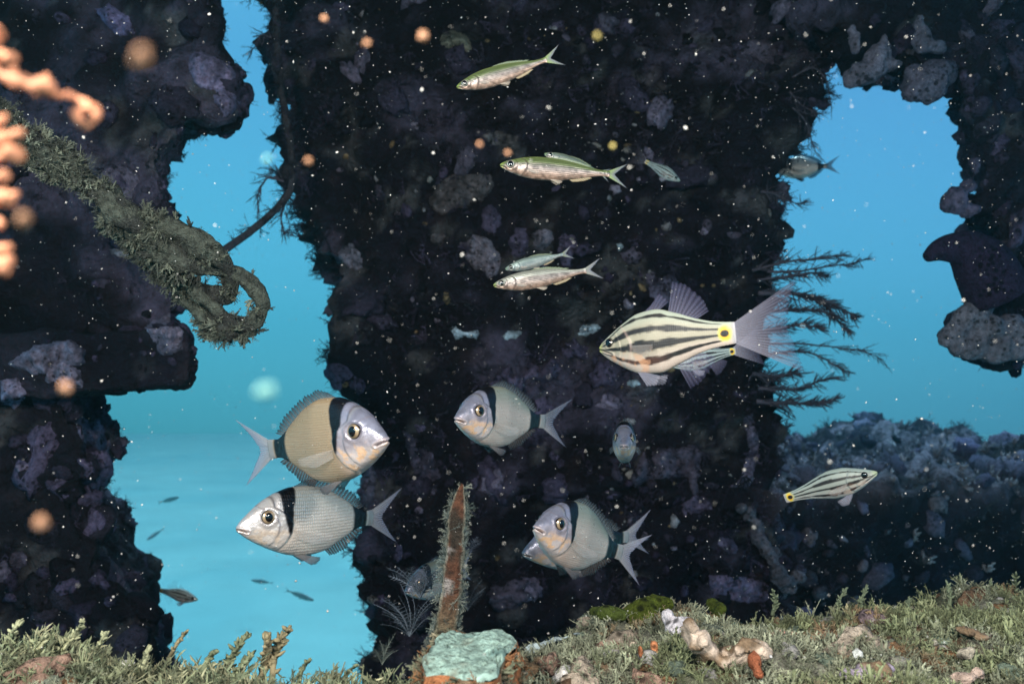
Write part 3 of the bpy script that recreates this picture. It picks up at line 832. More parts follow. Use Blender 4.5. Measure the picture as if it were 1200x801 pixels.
scatter('crust_lumps', LED, T_LUMP, 120, (0.006, 0.024), pal((.20, .13, .10), (.13, .15, .12), (.24, .20, .16), (.11, .07, .045), (.16, .12, .13)), M_SPONGE, None, lambda c, n: ledge_w(c, n) * patchy(9, -.1, .2, 77)(c, n), 0.6, 0.2, 104, label='low lumpy crusts of many dull colours among the turf')
scatter('pebbly_growth', LED, T_KNOB, 480, (0.003, 0.012), pal((0.22, 0.21, 0.18), (0.22, 0.14, 0.09), (0.14, 0.18, 0.14), (0.34, 0.33, 0.32), (0.15, 0.085, 0.045)), M_SPONGE, None, ledge_w, 0.5, 0.0, 103, label='small pebbles, shell bits and knobs lying in the turf')

#OBJECTS_BEGIN
# ------------------------------------------------------------------ fish
def prof(pts, x):
    pts = np.array(pts, float)
    xs = np.linspace(0, 1, 801)
    m = np.zeros(len(pts)); h = np.diff(pts[:, 0]); s = np.diff(pts[:, 1]) / h      # monotone cubic slopes
    for i in range(1, len(pts) - 1):
        if s[i - 1] * s[i] > 0: m[i] = 2 * s[i - 1] * s[i] / (s[i - 1] + s[i])
    m[0], m[-1] = s[0], s[-1]
    k = np.clip(np.searchsorted(pts[:, 0], x, 'right') - 1, 0, len(pts) - 2)
    t = (x - pts[k, 0]) / h[k]
    a, b = pts[k, 1], pts[k + 1, 1]
    return (2 * t ** 3 - 3 * t ** 2 + 1) * a + (t ** 3 - 2 * t ** 2 + t) * h[k] * m[k] + (-2 * t ** 3 + 3 * t ** 2) * b + (t ** 3 - t ** 2) * h[k] * m[k + 1]

class Shape: pass
def shape(top, bot, wid, exp=0.85):
    s = Shape(); s.top = lambda x: prof(top, x); s.bot = lambda x: prof(bot, x); s.wid = lambda x: prof(wid, x); s.exp = exp
    return s

BREAM = shape([(0, -.012), (.015, .018), (.05, .055), (.10, .100), (.17, .155), (.25, .198), (.36, .232), (.47, .237), (.60, .208), (.74, .142), (.85, .078), (.92, .052), (1, .056)],
              [(0, -.018), (.015, -.036), (.05, -.062), (.10, -.092), (.17, -.128), (.25, -.162), (.36, -.196), (.47, -.208), (.60, -.192), (.74, -.128), (.85, -.072), (.92, -.050), (1, -.054)],
              [(0, .006), (.015, .022), (.05, .042), (.10, .062), (.20, .090), (.33, .104), (.48, .098), (.65, .068), (.80, .036), (.92, .017), (1, .008)], 0.8)
CARD = shape([(0, -.004), (.015, .02), (.06, .048), (.13, .085), (.22, .128), (.33, .168), (.45, .178), (.60, .145), (.75, .098), (.88, .070), (1, .058)],
             [(0, -.012), (.015, -.03), (.06, -.062), (.13, -.098), (.22, -.138), (.33, -.168), (.45, -.17), (.60, -.13), (.75, -.085), (.88, -.063), (1, -.054)],
             [(0, .008), (.015, .022), (.06, .045), (.13, .064), (.25, .085), (.38, .088), (.55, .068), (.75, .038), (.9, .022), (1, .012)], 0.9)
SMELT = shape([(0, .0), (.015, .016), (.05, .034), (.12, .058), (.22, .082), (.35, .096), (.5, .092), (.68, .068), (.85, .036), (.94, .027), (1, .030)],
              [(0, -.008), (.015, -.022), (.05, -.042), (.12, -.068), (.22, -.094), (.35, -.108), (.5, -.104), (.68, -.074), (.85, -.038), (.94, -.026), (1, -.030)],
              [(0, .006), (.015, .016), (.05, .030), (.12, .044), (.25, .056), (.4, .058), (.6, .042), (.8, .022), (.94, .011), (1, .006)], 0.9)

def bend_pts(V, bend, s0=0.32):
    """swing the tail sideways: the spine is straight to s0, then an arc"""
    if not bend: return V
    x = V[:, 0]; u = np.clip(x - s0, 0, None); k = bend / 0.7
    th = k * u
    bx = np.where(u > 0, s0 + np.sin(th) / k, x); by = np.where(u > 0, (1 - np.cos(th)) / k, 0)
    out = V.copy()
    out[:, 0] = bx - V[:, 1] * np.sin(th); out[:, 1] = by + V[:, 1] * np.cos(th)
    return out

def side_y(sh, x, z):
    t, b = sh.top(np.array([x]))[0], sh.bot(np.array([x]))[0]
    mid, h = (t + b) / 2, (t - b) / 2
    q = np.clip((z - mid) / h, -0.999, 0.999)
    return sh.wid(np.array([x]))[0] * (1 - q * q) ** (sh.exp / 2)

def line_dist(x, z, pts):
    pts = np.array(pts); d = np.full(x.shape, 9.0)
    for i in range(len(pts) - 1):
        a, b = pts[i], pts[i + 1]; ab = b - a
        t = np.clip(((x - a[0]) * ab[0] + (z - a[1]) * ab[1]) / (ab @ ab), 0, 1)
        d = np.minimum(d, np.hypot(x - a[0] - t * ab[0], z - a[1] - t * ab[1]))
    return d

def body_mesh(kind, sh, bend, colour, nx, na, gill, mouth, eye, seed=0):
    s = np.linspace(0, 1, nx); xs = s ** 1.35
    th = np.linspace(0, 2 * math.pi, na, endpoint=False)
    t, b, w = sh.top(xs), sh.bot(xs), sh.wid(xs)
    mid, h = (t + b) / 2, (t - b) / 2
    Z = mid[:, None] + h[:, None] * np.sin(th)[None]
    cy = np.cos(th)
    Y = w[:, None] * (np.sign(cy) * np.abs(cy) ** sh.exp)[None]
    X = np.tile(xs[:, None], (1, na))
    sg = np.sign(cy)[None] * np.ones_like(X)
    lat = np.abs(cy)[None] * np.ones_like(X)
    # gill cover: raised plate with a sharp rear edge, and a second fainter edge in front
    gx = np.interp(Z, gill[1], gill[0]); dg = X - gx
    lift = 0.010 * smooth(-0.16, -0.01, dg) * (1 - smooth(-0.004, 0.010, dg)) * smooth(0.2, 0.6, lat)
    dp = X - (gx - 0.085); lift = lift + 0.005 * smooth(-0.06, 0, dp) * (1 - smooth(0, 0.008, dp)) * smooth(0.2, 0.6, lat)
    # mouth: a groove between two lips
    dm = line_dist(X, Z, mouth); m_in = np.exp(-(dm / 0.006) ** 2); lips = np.exp(-((dm - 0.013) / 0.008) ** 2)
    lift = lift - 0.010 * m_in + 0.005 * lips
    # eye socket rim
    de = np.hypot(X - eye[0], Z - eye[1]); lift = lift + 0.006 * np.exp(-((de - eye[2] * 1.15) / 0.010) ** 2) - 0.004 * np.exp(-(de / (eye[2] * 0.8)) ** 4)
    # brow and cheek
    Y = Y + sg * lift * lat ** 0.5
    X = X - 0.35 * (lips * 0.006) * (X < 0.03)
    V = np.stack([X, Y, Z], -1).reshape(-1, 3)
    vq = ((Z - b[:, None]) / (t - b)[:, None])
    C = colour(X, Z, vq, sg, dg, dp, dm, de).reshape(-1, 4)
    i = np.arange(nx - 1)[:, None] * na; j = np.arange(na)[None]; jn = (j + 1) % na
    F = np.stack([i + j, i + na + j, i + na + jn, i + jn], -1).reshape(-1, 4)
    F = np.vstack([F[:, [0, 1, 2]], F[:, [0, 2, 3]]])
    n0 = len(V); V = np.vstack([V, [[xs[0] - 0.002, 0, mid[0]], [1.004, 0, mid[-1]]]]); C = np.vstack([C, C[0], C[-1]])
    jj = np.arange(na); jnn = (jj + 1) % na
    F = np.vstack([F, np.stack([np.full(na, n0), jj, jnn], -1), np.stack([np.full(na, n0 + 1), (nx - 1) * na + jnn, (nx - 1) * na + jj], -1)])
    uv = np.vstack([np.stack([X, Z * 1.0 + 0.5], -1).reshape(-1, 2), [[0, .5], [1, .5]]])
    V = bend_pts(V, bend)
    return mesh_of(kind + '_body', V, F, np.clip(C, 0, 1), True, uv)

def fin_mesh(name, base, tip, nr, colour, bend, rows=7, th=0.004, ragged=0.0, flare=0.0, seed=0, spiny=False):
    """a fan of nr rays between a base line and an outer line (x, y, z polylines over u); ridged on both faces"""
    rr = np.random.default_rng(seed)
    per = 4; nu = nr * per + 1
    u = np.linspace(0, 1, nu)
    B = spline(base, nu); T = spline(tip, nu)
    ph = np.cos(2 * math.pi * u * nr)                     # 1 on a ray
    ln = 1 + (ragged * (ph - 1) * 0.5) + (ragged * 0.5) * np.repeat(rr.normal(0, 1, nr + 1), per)[:nu]
    v = np.linspace(0, 1, rows)
    G = B[None] + (T - B)[None] * (v[:, None, None] * ln[None, :, None])
    thk = th * (1 - 0.75 * v)[:, None] * (0.35 + 0.65 * (ph[None] > 0))
    wav = flare * np.sin(u * 5 + 1)[None] * (v ** 2)[:, None]
    # normal of the fan
    du = np.gradient(G, axis=1); dv = np.gradient(G, axis=0)
    nn = np.cross(du, dv); nn /= np.linalg.norm(nn, axis=2)[..., None] + 1e-9
    A_ = G + nn * (thk + wav)[..., None]; B_ = G + nn * (-thk + wav)[..., None]
    V = np.concatenate([A_.reshape(-1, 3), B_.reshape(-1, 3)])
    i = np.arange(rows - 1)[:, None] * nu + np.arange(nu - 1)[None]
    F1 = np.stack([i, i + 1, i + nu + 1, i + nu], -1).reshape(-1, 4); m = rows * nu
    F2 = F1[:, ::-1] + m
    edge = list(range(nu)); rim = np.array([[(rows - 1) * nu + k, (rows - 1) * nu + k + 1, m + (rows - 1) * nu + k + 1, m + (rows - 1) * nu + k] for k in range(nu - 1)])
    F = np.vstack([F1, F2, rim])
    c = colour(u[None, :] * np.ones((rows, 1)), v[:, None] * np.ones((1, nu))).reshape(-1, 4)
    uv = np.stack([np.tile(u * nr - 0.25 + 0.5, (rows, 1)), np.tile(v[:, None], (1, nu))], -1).reshape(-1, 2)
    V = bend_pts(V, bend)
    F = np.vstack([F[:, [0, 1, 2]], F[:, [0, 2, 3]]])
    return mesh_of(name, V, F, np.vstack([c, c]), True, np.vstack([uv, uv]))

def rgba(c, a): return np.concatenate([np.asarray(c, float), [a]])
def const(c, a0, a1=None, c2=None):
    c = np.asarray(c, float); c2 = c if c2 is None else np.asarray(c2, float); a1 = a0 if a1 is None else a1
    def f(u, v):
        k = v[..., None]
        return np.concatenate([c * (1 - k) + c2 * k, a0 * (1 - k) + a1 * k], -1)
    return f

def eye_mesh(r, iris, rim):
    nr, na = 9, 28
    V, C = [(0, 0, r * 0.62)], [iris[0]]
    for i in range(1, nr + 1):
        q = i / nr
        for k in range(na):
            a = 2 * math.pi * k / na
            V.append((r * q * math.cos(a), r * q * math.sin(a), r * 0.62 * math.sqrt(max(0, 1 - q * q * 0.97)) - (0.35 * r if i == nr else 0)))
            ang = 0.85 + 0.3 * math.sin(a * 2 + 1)
            base = np.array(iris[0]) * (1 - q) + np.array(iris[1]) * q
            base = base * ang if q < .82 else np.array(rim)
            C.append(tuple(base))
    F = [[0, 1 + k, 1 + (k + 1) % na] for k in range(na)]
    for i in range(nr - 1):
        for k in range(na):
            a, b = 1 + i * na + k, 1 + i * na + (k + 1) % na
            F += [[a, a + na, b + na], [a, b + na, b]]
    return mesh_of('eye', np.array(V), np.array(F), np.array(C))
def pupil_mesh(r, ov=1.15):
    V, F = ICO3
    V = V * np.array([r, r * ov, r * 0.42]); return mesh_of('pupil', V, F, (0.01, 0.01, 0.01))

def put_eyes(root, sh, ex, ez, r, iris, rim, pup=0.5, scale=1.0):
    em, pm = eye_mesh(r, iris, rim), pupil_mesh(r * pup)
    for sg in (-1, 1):
        y = side_y(sh, ex, ez)
        dydx = (side_y(sh, ex + .03, ez) - side_y(sh, ex - .03, ez)) / .06
        dydz = (side_y(sh, ex, ez + .03) - side_y(sh, ex, ez - .03)) / .06
        n = Vector((-dydx, 1, -dydz)); n = n.lerp(Vector((0, 1, 0)), 0.35).normalized(); n.y *= sg
        q = Vector((0, 0, 1)).rotation_difference(n)
        e_ = obj('eye', em, M_IRIS, root, False)
        e_.matrix_local = Matrix.Translation(Vector((ex, sg * y, ez)) - n * r * 0.22) @ q.to_matrix().to_4x4()
        p_ = obj('pupil', pm, M_PUPIL, e_, False)
        p_.matrix_local = Matrix.Translation((0, 0, r * 0.50))

def place_fish(root, nose, tail, dn, SL, away=1, roll=0.0):
    """nose and end of the tail stalk as seen in the photo; the far end's distance follows from the fish's real length"""
    p0 = P(*nose, dn); r = ray(*tail)
    # |r t - (p0-CAM)| = SL
    q = p0 - CAM
    A_, B_, C_ = r @ r, -2 * r @ q, q @ q - SL * SL
    disc = max(B_ * B_ - 4 * A_ * C_, 0)
    t = (-B_ + away * math.sqrt(disc)) / (2 * A_)
    p1 = CAM + r * t
    ax = Vector(p1 - p0).normalized()
    if abs(ax.y) > 0.97: z = Vector((0, 0, 1))
    else: z = Vector(UP)
    z = (z - ax * z.dot(ax)).normalized()
    z = Matrix.Rotation(roll, 3, ax) @ z
    y = z.cross(ax)
    M = Matrix((ax, y, z)).transposed().to_4x4()
    root.matrix_world = Matrix.Translation(Vector(p0)) @ M @ Matrix.Scale(SL, 4)

def part(name, me, mat, root): return obj(name, me, mat, root, False)

def mixc(c, col_, k): return c * (1 - k[..., None]) + np.array(col_) * k[..., None]

def bream(label, nose, tail, dn, SL, bend=0.0, roll=0.0, away=1, warm=0.0, res=1.0, depth=1.0, spread=0.0, pale=0.0, rowk=.04, skin=None, group='two banded bream swimming among the wreck', flash=0.0):
    root = empty('bream', (0, 0, 0), label, 'fish', group)
    sh = BREAM
    if depth != 1.0:
        sh = Shape(); sh.top = lambda x: BREAM.top(x) * depth; sh.bot = lambda x: BREAM.bot(x) * depth; sh.wid = BREAM.wid; sh.exp = BREAM.exp
    GX = ([.24, .285, .315, .318, .285, .20], [-.16, -.10, -.04, .02, .07, .12])
    EYE = (.165, .062, .047)
    MOUTH = [(-.01, -.014), (.025, -.020), (.055, -.030)]
    def colour(X, Z, v, sg, dg, dp, dm, de):
        c = np.zeros(X.shape + (3,)) + np.array([.58, .47, .41])
        c = mixc(c, (.27, .29, .23), smooth(.55, .95, v)); c = mixc(c, (.66, .52, .45), smooth(.42, .12, v) * .8)
        if warm: c = mixc(c, (.40, .27, .15), np.full(X.shape, warm) * smooth(.2, .36, X))
        # faint rows along the scales
        rows = np.sin((Z - 0.1 * X) * 2 * math.pi * 34) * smooth(.3, .4, X) * (1 - smooth(.8, .9, X))
        c = c * (1 + rowk * rows)[..., None]
        # head: violet grey above, silver below with bronze freckles
        hd = smooth(.01, -.03, dg)
        hc = np.zeros(c.shape) + np.array([.34, .31, .36]); hc = mixc(hc, (.19, .20, .27), smooth(.6, .9, v)); hc = mixc(hc, (.60, .53, .52), smooth(.45, .2, v))
        fr = fbm(np.stack([X.ravel() * 30, Z.ravel() * 30, sg.ravel()], -1), 3, 5).reshape(X.shape)
        hc = mixc(hc, (.74, .46, .26), smooth(.02, .22, fr) * smooth(.55, .25, v) * .8)
        hc = hc * (1 + 0.35 * fr)[..., None]
        c = c * (1 - hd[..., None]) + hc * hd[..., None]
        nape = smooth(.312, .27, X) * smooth(.02, .08, Z) * (1 - hd); c = c * (1 - nape[..., None]) + hc * nape[..., None]
        if pale: c = mixc(c, (.90, .84, .76), np.full(X.shape, pale))  # whole fish lightened: brightness of flash and sun on it put into the colour
        # edges of the gill plates
        c = mixc(c, (.10, .08, .09), np.exp(-(dg / .008) ** 2) * smooth(.2, .3, v) * .7); c = mixc(c, (.20, .17, .2), np.exp(-(dp / .006) ** 2) * .6 * smooth(.2, .35, v))
        # neck band, from the nape down to the pectoral fin
        xb = .300 - .15 * (Z - .02) + .25 * np.clip(Z - .1, 0, 1); wb = np.interp(Z, [-.06, -.03, .05, .14, .25], [0.004, .016, .028, .042, .054]) + 0.006 * fbm(np.stack([Z.ravel() * 26, X.ravel() * 3, sg.ravel()], -1), 2, 3).reshape(X.shape)
        k = smooth(wb + .008, wb - .008, np.abs(X - xb)) * smooth(-.07, -.03, Z)
        c = mixc(c, (.006, .006, .009), k)
        # tail band
        wn = .008 * fbm(np.stack([Z.ravel() * 20, X.ravel() * 4, sg.ravel() + 4], -1), 2, 8).reshape(X.shape)
        xs_ = .818 - .9 * np.clip(Z - .03, 0, 1) ** 1.2 * .35 - .25 * np.clip(-.05 - Z, 0, 1)
        k = smooth(xs_ - .012, xs_ + .016, X + wn) * smooth(.955, .93, X)
        c = mixc(c, (.008, .008, .010), k)
        c = mixc(c, (.30, .29, .29), smooth(.94, .96, X))
        # lips and mouth
        c = mixc(c, (.05, .03, .03), np.exp(-(dm / .005) ** 2)); c = mixc(c, (.55, .44, .42), np.exp(-((dm - .014) / .007) ** 2) * .6)
        c = mixc(c, (.10, .08, .10), np.exp(-((de - .050) / .005) ** 2) * .6)
        a = smooth(.02, .06, dg) * (1 - smooth(.86, .92, X)) * (1 - k)
        return np.concatenate([c, a[..., None]], -1)
    nx, na = int(190 * res), int(112 * res)
    part('body', body_mesh('bream', sh, bend, colour, nx, na, GX, MOUTH, EYE), skin or M_BREAM, root)
    put_eyes(root, sh, EYE[0], EYE[1], EYE[2], ((.30, .15, .05), (.62, .48, .32)), (.03, .025, .03), 0.52)
    T, Bt = lambda x: sh.top(np.array([x]))[0], lambda x: sh.bot(np.array([x]))[0]
    dk = (.02, .02, .025)
    # dorsal: low spiny front, soft dark rear
    bs = [(x, 0, T(x) - .008) for x in (.31, .42, .54, .66, .78, .86)]
    tp = [(x + .05, .0, T(x) + hgt) for x, hgt in zip((.31, .42, .54, .66, .78, .87), (.012, .045, .050, .055, .050, .018))]
    part('dorsal_fin', fin_mesh('dorsal_fin', bs, tp, 24, const((.10, .12, .13), .95, .75, dk), bend, 6, .005, .16), M_FIN, root)
    bs = [(x, 0, Bt(x) + .008) for x in (.62, .70, .78, .87)]
    tp = [(x + .05, .0, Bt(x) - hgt) for x, hgt in zip((.62, .70, .78, .88), (.040, .060, .050, .016))]
    part('anal_fin', fin_mesh('anal_fin', bs, tp, 14, const((.10, .08, .07), .95, .8, dk), bend, 6, .005, .12), M_FIN, root)
    us = np.linspace(-1, 1, 9)
    bs = [(.985, 0, u_ * .05) for u_ in us]
    tp = [(1.085 + .165 * abs(u_) ** 1.25, 0.0, u_ * (.195 + spread)) for u_ in us]
    part('tail_fin', fin_mesh('tail_fin', bs, tp, 22, const((.30, .31, .33), .98, .62, (.24, .25, .34)), bend, 9, .006, .04, .006), M_FIN, root)
    for sg in (-1, 1):
        y = sg * (side_y(sh, .335, -.045) + .004)
        bs = [(.325, y, -.02), (.335, y, -.045), (.335, y, -.07)]
        tp = [(.60, y + sg * .045, -.055), (.57, y + sg * .05, -.09), (.47, y + sg * .04, -.115)]
        part('pectoral_fin', fin_mesh('pectoral_fin', bs, tp, 13, const((.42, .38, .34), .34, .12, (.4, .4, .42)), bend, 7, .003, .05), M_FIN, root)
        y = sg * .03
        bs = [(.37, y, Bt(.37) + .012), (.40, y * 1.1, Bt(.40) + .012), (.425, y * 1.1, Bt(.425) + .012)]
        tp = [(.50, y * 2.0, Bt(.40) - .060), (.545, y * 2.0, Bt(.45) - .045), (.565, y * 1.7, Bt(.5) - .012)]
        part('pelvic_fin', fin_mesh('pelvic_fin', bs, tp, 8, const((.16, .15, .15), .95, .85, (.06, .06, .07)), bend, 6, .005, .06), M_FIN, root)
    place_fish(root, nose, tail, dn, SL, away, roll)
    return root

def cardinal(label, nose, tail, dn, SL, bend=0.0, roll=0.0, away=1, depth=1.0, res=0.8, ghost=0.0, stripes=None, fin=1.0, group='striped cardinalfish hovering about the pillar'):
    root = empty('cardinalfish', (0, 0, 0), label, 'fish', group)
    sh = Shape(); sh.top = lambda x: CARD.top(x) * depth; sh.bot = lambda x: CARD.bot(x) * depth; sh.wid = CARD.wid; sh.exp = CARD.exp
    GX = ([.22, .275, .30, .295, .26, .2], [-.16, -.10, -.03, .02, .08, .14])
    EYE = (.115, .022 * depth, .036)
    MOUTH = [(-.01, -.006), (.05, -.022), (.10, -.042), (.13, -.055)]
    SL_ = stripes or [(.90, .022), (.69, .042), (.44, .056), (.20, .036)]
    def colour(X, Z, v, sg, dg, dp, dm, de):
        c = np.zeros(X.shape + (3,)) + np.array([.33, .30, .225])
        c = mixc(c, (.36, .40, .33), smooth(.7, 1, v)); c = mixc(c, (.52, .43, .37), smooth(.45, .15, v))
        wob = .022 * fbm(np.stack([X.ravel() * 9, Z.ravel() * 9, sg.ravel()], -1), 3, 4).reshape(X.shape)
        for i, (vv, w_) in enumerate(SL_):
            vc = vv + (0.5 - vv) * .25 * smooth(.25, 0, X) + .0 * X
            wd = w_ * (1 + .9 * fbm(np.stack([X.ravel() * 14, Z.ravel() * 2, sg.ravel() + i * 5], -1), 3, 31).reshape(X.shape)) * (0.55 + .7 * smooth(.0, .25, X) * (1 - .6 * smooth(.5, .95, X)))
            k = smooth(wd + .016, wd - .014, np.abs(v + wob - vc)) * (1 - smooth(.90, .93, X))
            warmk = smooth(.18, .3, X) * (1 - smooth(.45, .6, X)) * (i == 3)
            c = mixc(c, (.010, .009, .010), k); c = mixc(c, (.06, .028, .022), k * warmk)
        fr = fbm(np.stack([X.ravel() * 22, Z.ravel() * 22, sg.ravel()], -1), 3, 9).reshape(X.shape)
        c = mixc(c, (.70, .36, .20), smooth(.05, .3, fr) * smooth(.5, .2, v) * (X < .45) * .55)
        c = mixc(c, (.55, .62, .16), smooth(.06, .0, X) * .7)
        # yellow blotch with a black spot at the tail stalk
        c = mixc(c, (.34, .33, .35), smooth(.965, 1.0, X)); q = np.hypot((X - .935) / .040, (Z - .004) / .046)
        q = q + .25 * fbm(np.stack([X.ravel() * 60, Z.ravel() * 60, sg.ravel()], -1), 2, 17).reshape(X.shape); c = mixc(c, (.62, .56, .10), smooth(1.35, .8, q)); c = mixc(c, (.80, .42, .02), smooth(1.0, .6, q)); c = mixc(c, (.005, .005, .006), smooth(.62, .48, np.hypot((X - .935) / .052, (Z - .004) / .040)))
        c = mixc(c, (.03, .02, .02), np.exp(-(dm / .005) ** 2) * .8); c = mixc(c, (.3, .22, .2), np.exp(-(dg / .007) ** 2) * .4 * smooth(.1, .3, v))
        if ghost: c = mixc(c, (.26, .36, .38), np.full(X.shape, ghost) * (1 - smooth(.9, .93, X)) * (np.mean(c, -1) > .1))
        a = smooth(.01, .06, dg) * .6 * (1 - smooth(.88, .92, X))
        return np.concatenate([c, a[..., None]], -1)
    part('body', body_mesh('cardinalfish', sh, bend, colour, int(190 * res), int(110 * res), GX, MOUTH, EYE), M_CARD, root)
    put_eyes(root, sh, *EYE, ((.03, .03, .03), (.16, .14, .11)), (.02, .02, .02), .7)
    T, Bt = lambda x: sh.top(np.array([x]))[0], lambda x: sh.bot(np.array([x]))[0]
    cl, c2 = (.17, .16, .24), (.10, .10, .20)
    def cf(c, a0, a1=None, cc=None): return const(c, a0 * fin, (a0 if a1 is None else a1) * fin, cc)
    bs = [(x, 0, T(x) - .008) for x in (.36, .42, .48)]; tp = [(.45, 0, T(.4) + .05), (.50, 0, T(.45) + .10), (.56, 0, T(.5) + .045)]
    part('dorsal_fin', fin_mesh('dorsal_fin', bs, tp, 6, cf(cl, .4, .16, c2), bend, 6, .004, .08), M_FIN, root)
    bs = [(x, 0, T(x) - .008) for x in (.55, .61, .68, .74)]; tp = [(.60, 0, T(.58) + .20), (.70, 0, T(.62) + .175), (.80, 0, T(.7) + .10), (.84, 0, T(.78) + .05)]
    part('dorsal_fin', fin_mesh('soft_dorsal_fin', bs, tp, 10, cf(cl, .42, .14, c2), bend, 7, .004, .04), M_FIN, root)
    bs = [(x, 0, Bt(x) + .008) for x in (.58, .64, .70, .75)]; tp = [(.66, 0, Bt(.6) - .17), (.74, 0, Bt(.66) - .15), (.82, 0, Bt(.72) - .09), (.86, 0, Bt(.78) - .04)]
    part('anal_fin', fin_mesh('anal_fin', bs, tp, 9, cf(cl, .32, .12, c2), bend, 7, .004, .04), M_FIN, root)
    us = np.linspace(-1, 1, 9)
    bs = [(.975, 0, u_ * .055) for u_ in us]; tp = [(1.34 + .07 * abs(u_) ** 1.4, 0.0, u_ * .28) for u_ in us]
    part('tail_fin', fin_mesh('tail_fin', bs, tp, 20, cf((.27, .26, .32), .72, .22, (.04, .04, .09)), bend, 9, .005, .03, .008), M_FIN, root)
    for sg in (-1, 1):
        y = sg * (side_y(sh, .31, -.03) + .003)
        bs = [(.30, y, -.01), (.31, y, -.03), (.31, y, -.05)]; tp = [(.50, y + sg * .06, -.02), (.49, y + sg * .07, -.06), (.42, y + sg * .05, -.09)]
        part('pectoral_fin', fin_mesh('pectoral_fin', bs, tp, 10, const((.4, .36, .34), .45, .2), bend, 6, .003, .05), M_FIN, root)
        y = sg * .03
        bs = [(.30, y, Bt(.30) + .012), (.33, y, Bt(.33) + .012), (.355, y, Bt(.355) + .012)]; tp = [(.38, y * 2, Bt(.33) - .085), (.45, y * 2, Bt(.38) - .075), (.48, y * 1.8, Bt(.42) - .02)]
        part('pelvic_fin', fin_mesh('pelvic_fin', bs, tp, 6, const((.22, .22, .28), .8, .5), bend, 6, .004, .05), M_FIN, root)
    place_fish(root, nose, tail, dn, SL, away, roll)
    return root

def smelt(label, nose, tail, dn, SL, bend=0.0, roll=0.0, away=1, green=1.0, res=0.7, dull=0.0, group='slim silver smelts in the dark of the pillar'):
    root = empty('smelt', (0, 0, 0), label, 'fish', group)
    sh = SMELT
    GX = ([.19, .215, .232, .232, .21, .17], [-.09, -.05, -.01, .02, .05, .08]); EYE = (.088, .006, .040)
    MOUTH = [(-.01, -.004), (.02, -.012), (.045, -.026), (.055, -.034)]
    def colour(X, Z, v, sg, dg, dp, dm, de):
        c = np.zeros(X.shape + (3,)) + np.array([.27, .23, .215])
        nz = fbm(np.stack([X.ravel() * 34, Z.ravel() * 50, sg.ravel()], -1), 3, 6).reshape(X.shape)
        c = mixc(c, (.42, .27, .20), smooth(.5, .1, v) * .8); c = c * (1 + 1.0 * nz)[..., None]
        c = mixc(c, np.array([.115, .155, .06]) * green + np.array([.34, .35, .32]) * (1 - green), smooth(.62, .72, v + .04 * nz))
        c = mixc(c, (.06, .085, .05), np.exp(-((v - .60 + .02 * nz) / .055) ** 2) * .75 * green)
        c = mixc(c, np.array([.20, .26, .09]) * green + np.array([.4, .4, .36]) * (1 - green), smooth(.84, .95, v) * .8)
        c = mixc(c, (.36, .50, .10), smooth(.05, .0, X) * .8)
        c = mixc(c, (.14, .10, .09), np.exp(-(dg / .007) ** 2) * .6); c = mixc(c, (.16, .12, .11), np.exp(-(dp / .006) ** 2) * .5 * (v < .7))
        c = mixc(c, (.04, .03, .03), np.exp(-(dm / .004) ** 2))
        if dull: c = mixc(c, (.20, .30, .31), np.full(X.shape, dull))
        a = smooth(.01, .05, dg) * (1 - smooth(.9, .96, X))
        return np.concatenate([c, a[..., None]], -1)
    part('body', body_mesh('smelt', sh, bend, colour, int(190 * res), int(90 * res), GX, MOUTH, EYE), M_SMELT, root)
    put_eyes(root, sh, *EYE, ((.40, .34, .22), (.50, .50, .46)), (.015, .015, .015), .56)
    T, Bt = lambda x: sh.top(np.array([x]))[0], lambda x: sh.bot(np.array([x]))[0]
    bs = [(x, 0, T(x) - .005) for x in (.40, .50, .62, .78)]; tp = [(x + .05, 0, T(x) + h_) for x, h_ in ((.40, .008), (.5, .014), (.62, .014), (.78, .006))]
    part('dorsal_fin', fin_mesh('dorsal_fin', bs, tp, 14, const((.2, .25, .16), .8, .5), bend, 5, .003, .1), M_FIN, root)
    bs = [(x, 0, Bt(x) + .005) for x in (.62, .70, .80)]; tp = [(x + .04, 0, Bt(x) - h_) for x, h_ in ((.62, .016), (.7, .02), (.80, .008))]
    part('anal_fin', fin_mesh('anal_fin', bs, tp, 10, const((.4, .32, .2), .75, .5), bend, 5, .003, .1), M_FIN, root)
    us = np.linspace(-1, 1, 9)
    bs = [(.985, 0, u_ * .026) for u_ in us]; tp = [(1.05 + .13 * abs(u_) ** 1.1, 0, u_ * .115) for u_ in us]
    part('tail_fin', fin_mesh('tail_fin', bs, tp, 16, const(np.array([.26, .36, .12]) * green + np.array([.3, .3, .28]) * (1 - green), .95, .4, (.22, .24, .30)), bend, 8, .004, .04), M_FIN, root)
    for sg in (-1, 1):
        y = sg * (side_y(sh, .24, -.03) + .002)
        bs = [(.235, y, -.02), (.24, y, -.03), (.24, y, -.045)]; tp = [(.35, y + sg * .02, -.05), (.34, y + sg * .025, -.065), (.30, y + sg * .02, -.07)]
        part('pectoral_fin', fin_mesh('pectoral_fin', bs, tp, 8, const((.4, .36, .32), .5, .25), bend, 5, .002, .05), M_FIN, root)
        y = sg * .02
        bs = [(.44, y, Bt(.44) + .008), (.46, y, Bt(.46) + .008), (.475, y, Bt(.475) + .008)]; tp = [(.52, y * 2, Bt(.45) - .03), (.55, y * 2, Bt(.5) - .02), (.56, y * 1.6, Bt(.52) - .004)]
        part('pelvic_fin', fin_mesh('pelvic_fin', bs, tp, 5, const((.4, .34, .28), .7, .4), bend, 5, .003, .05), M_FIN, root)
    place_fish(root, nose, tail, dn, SL, away, roll)
    return root

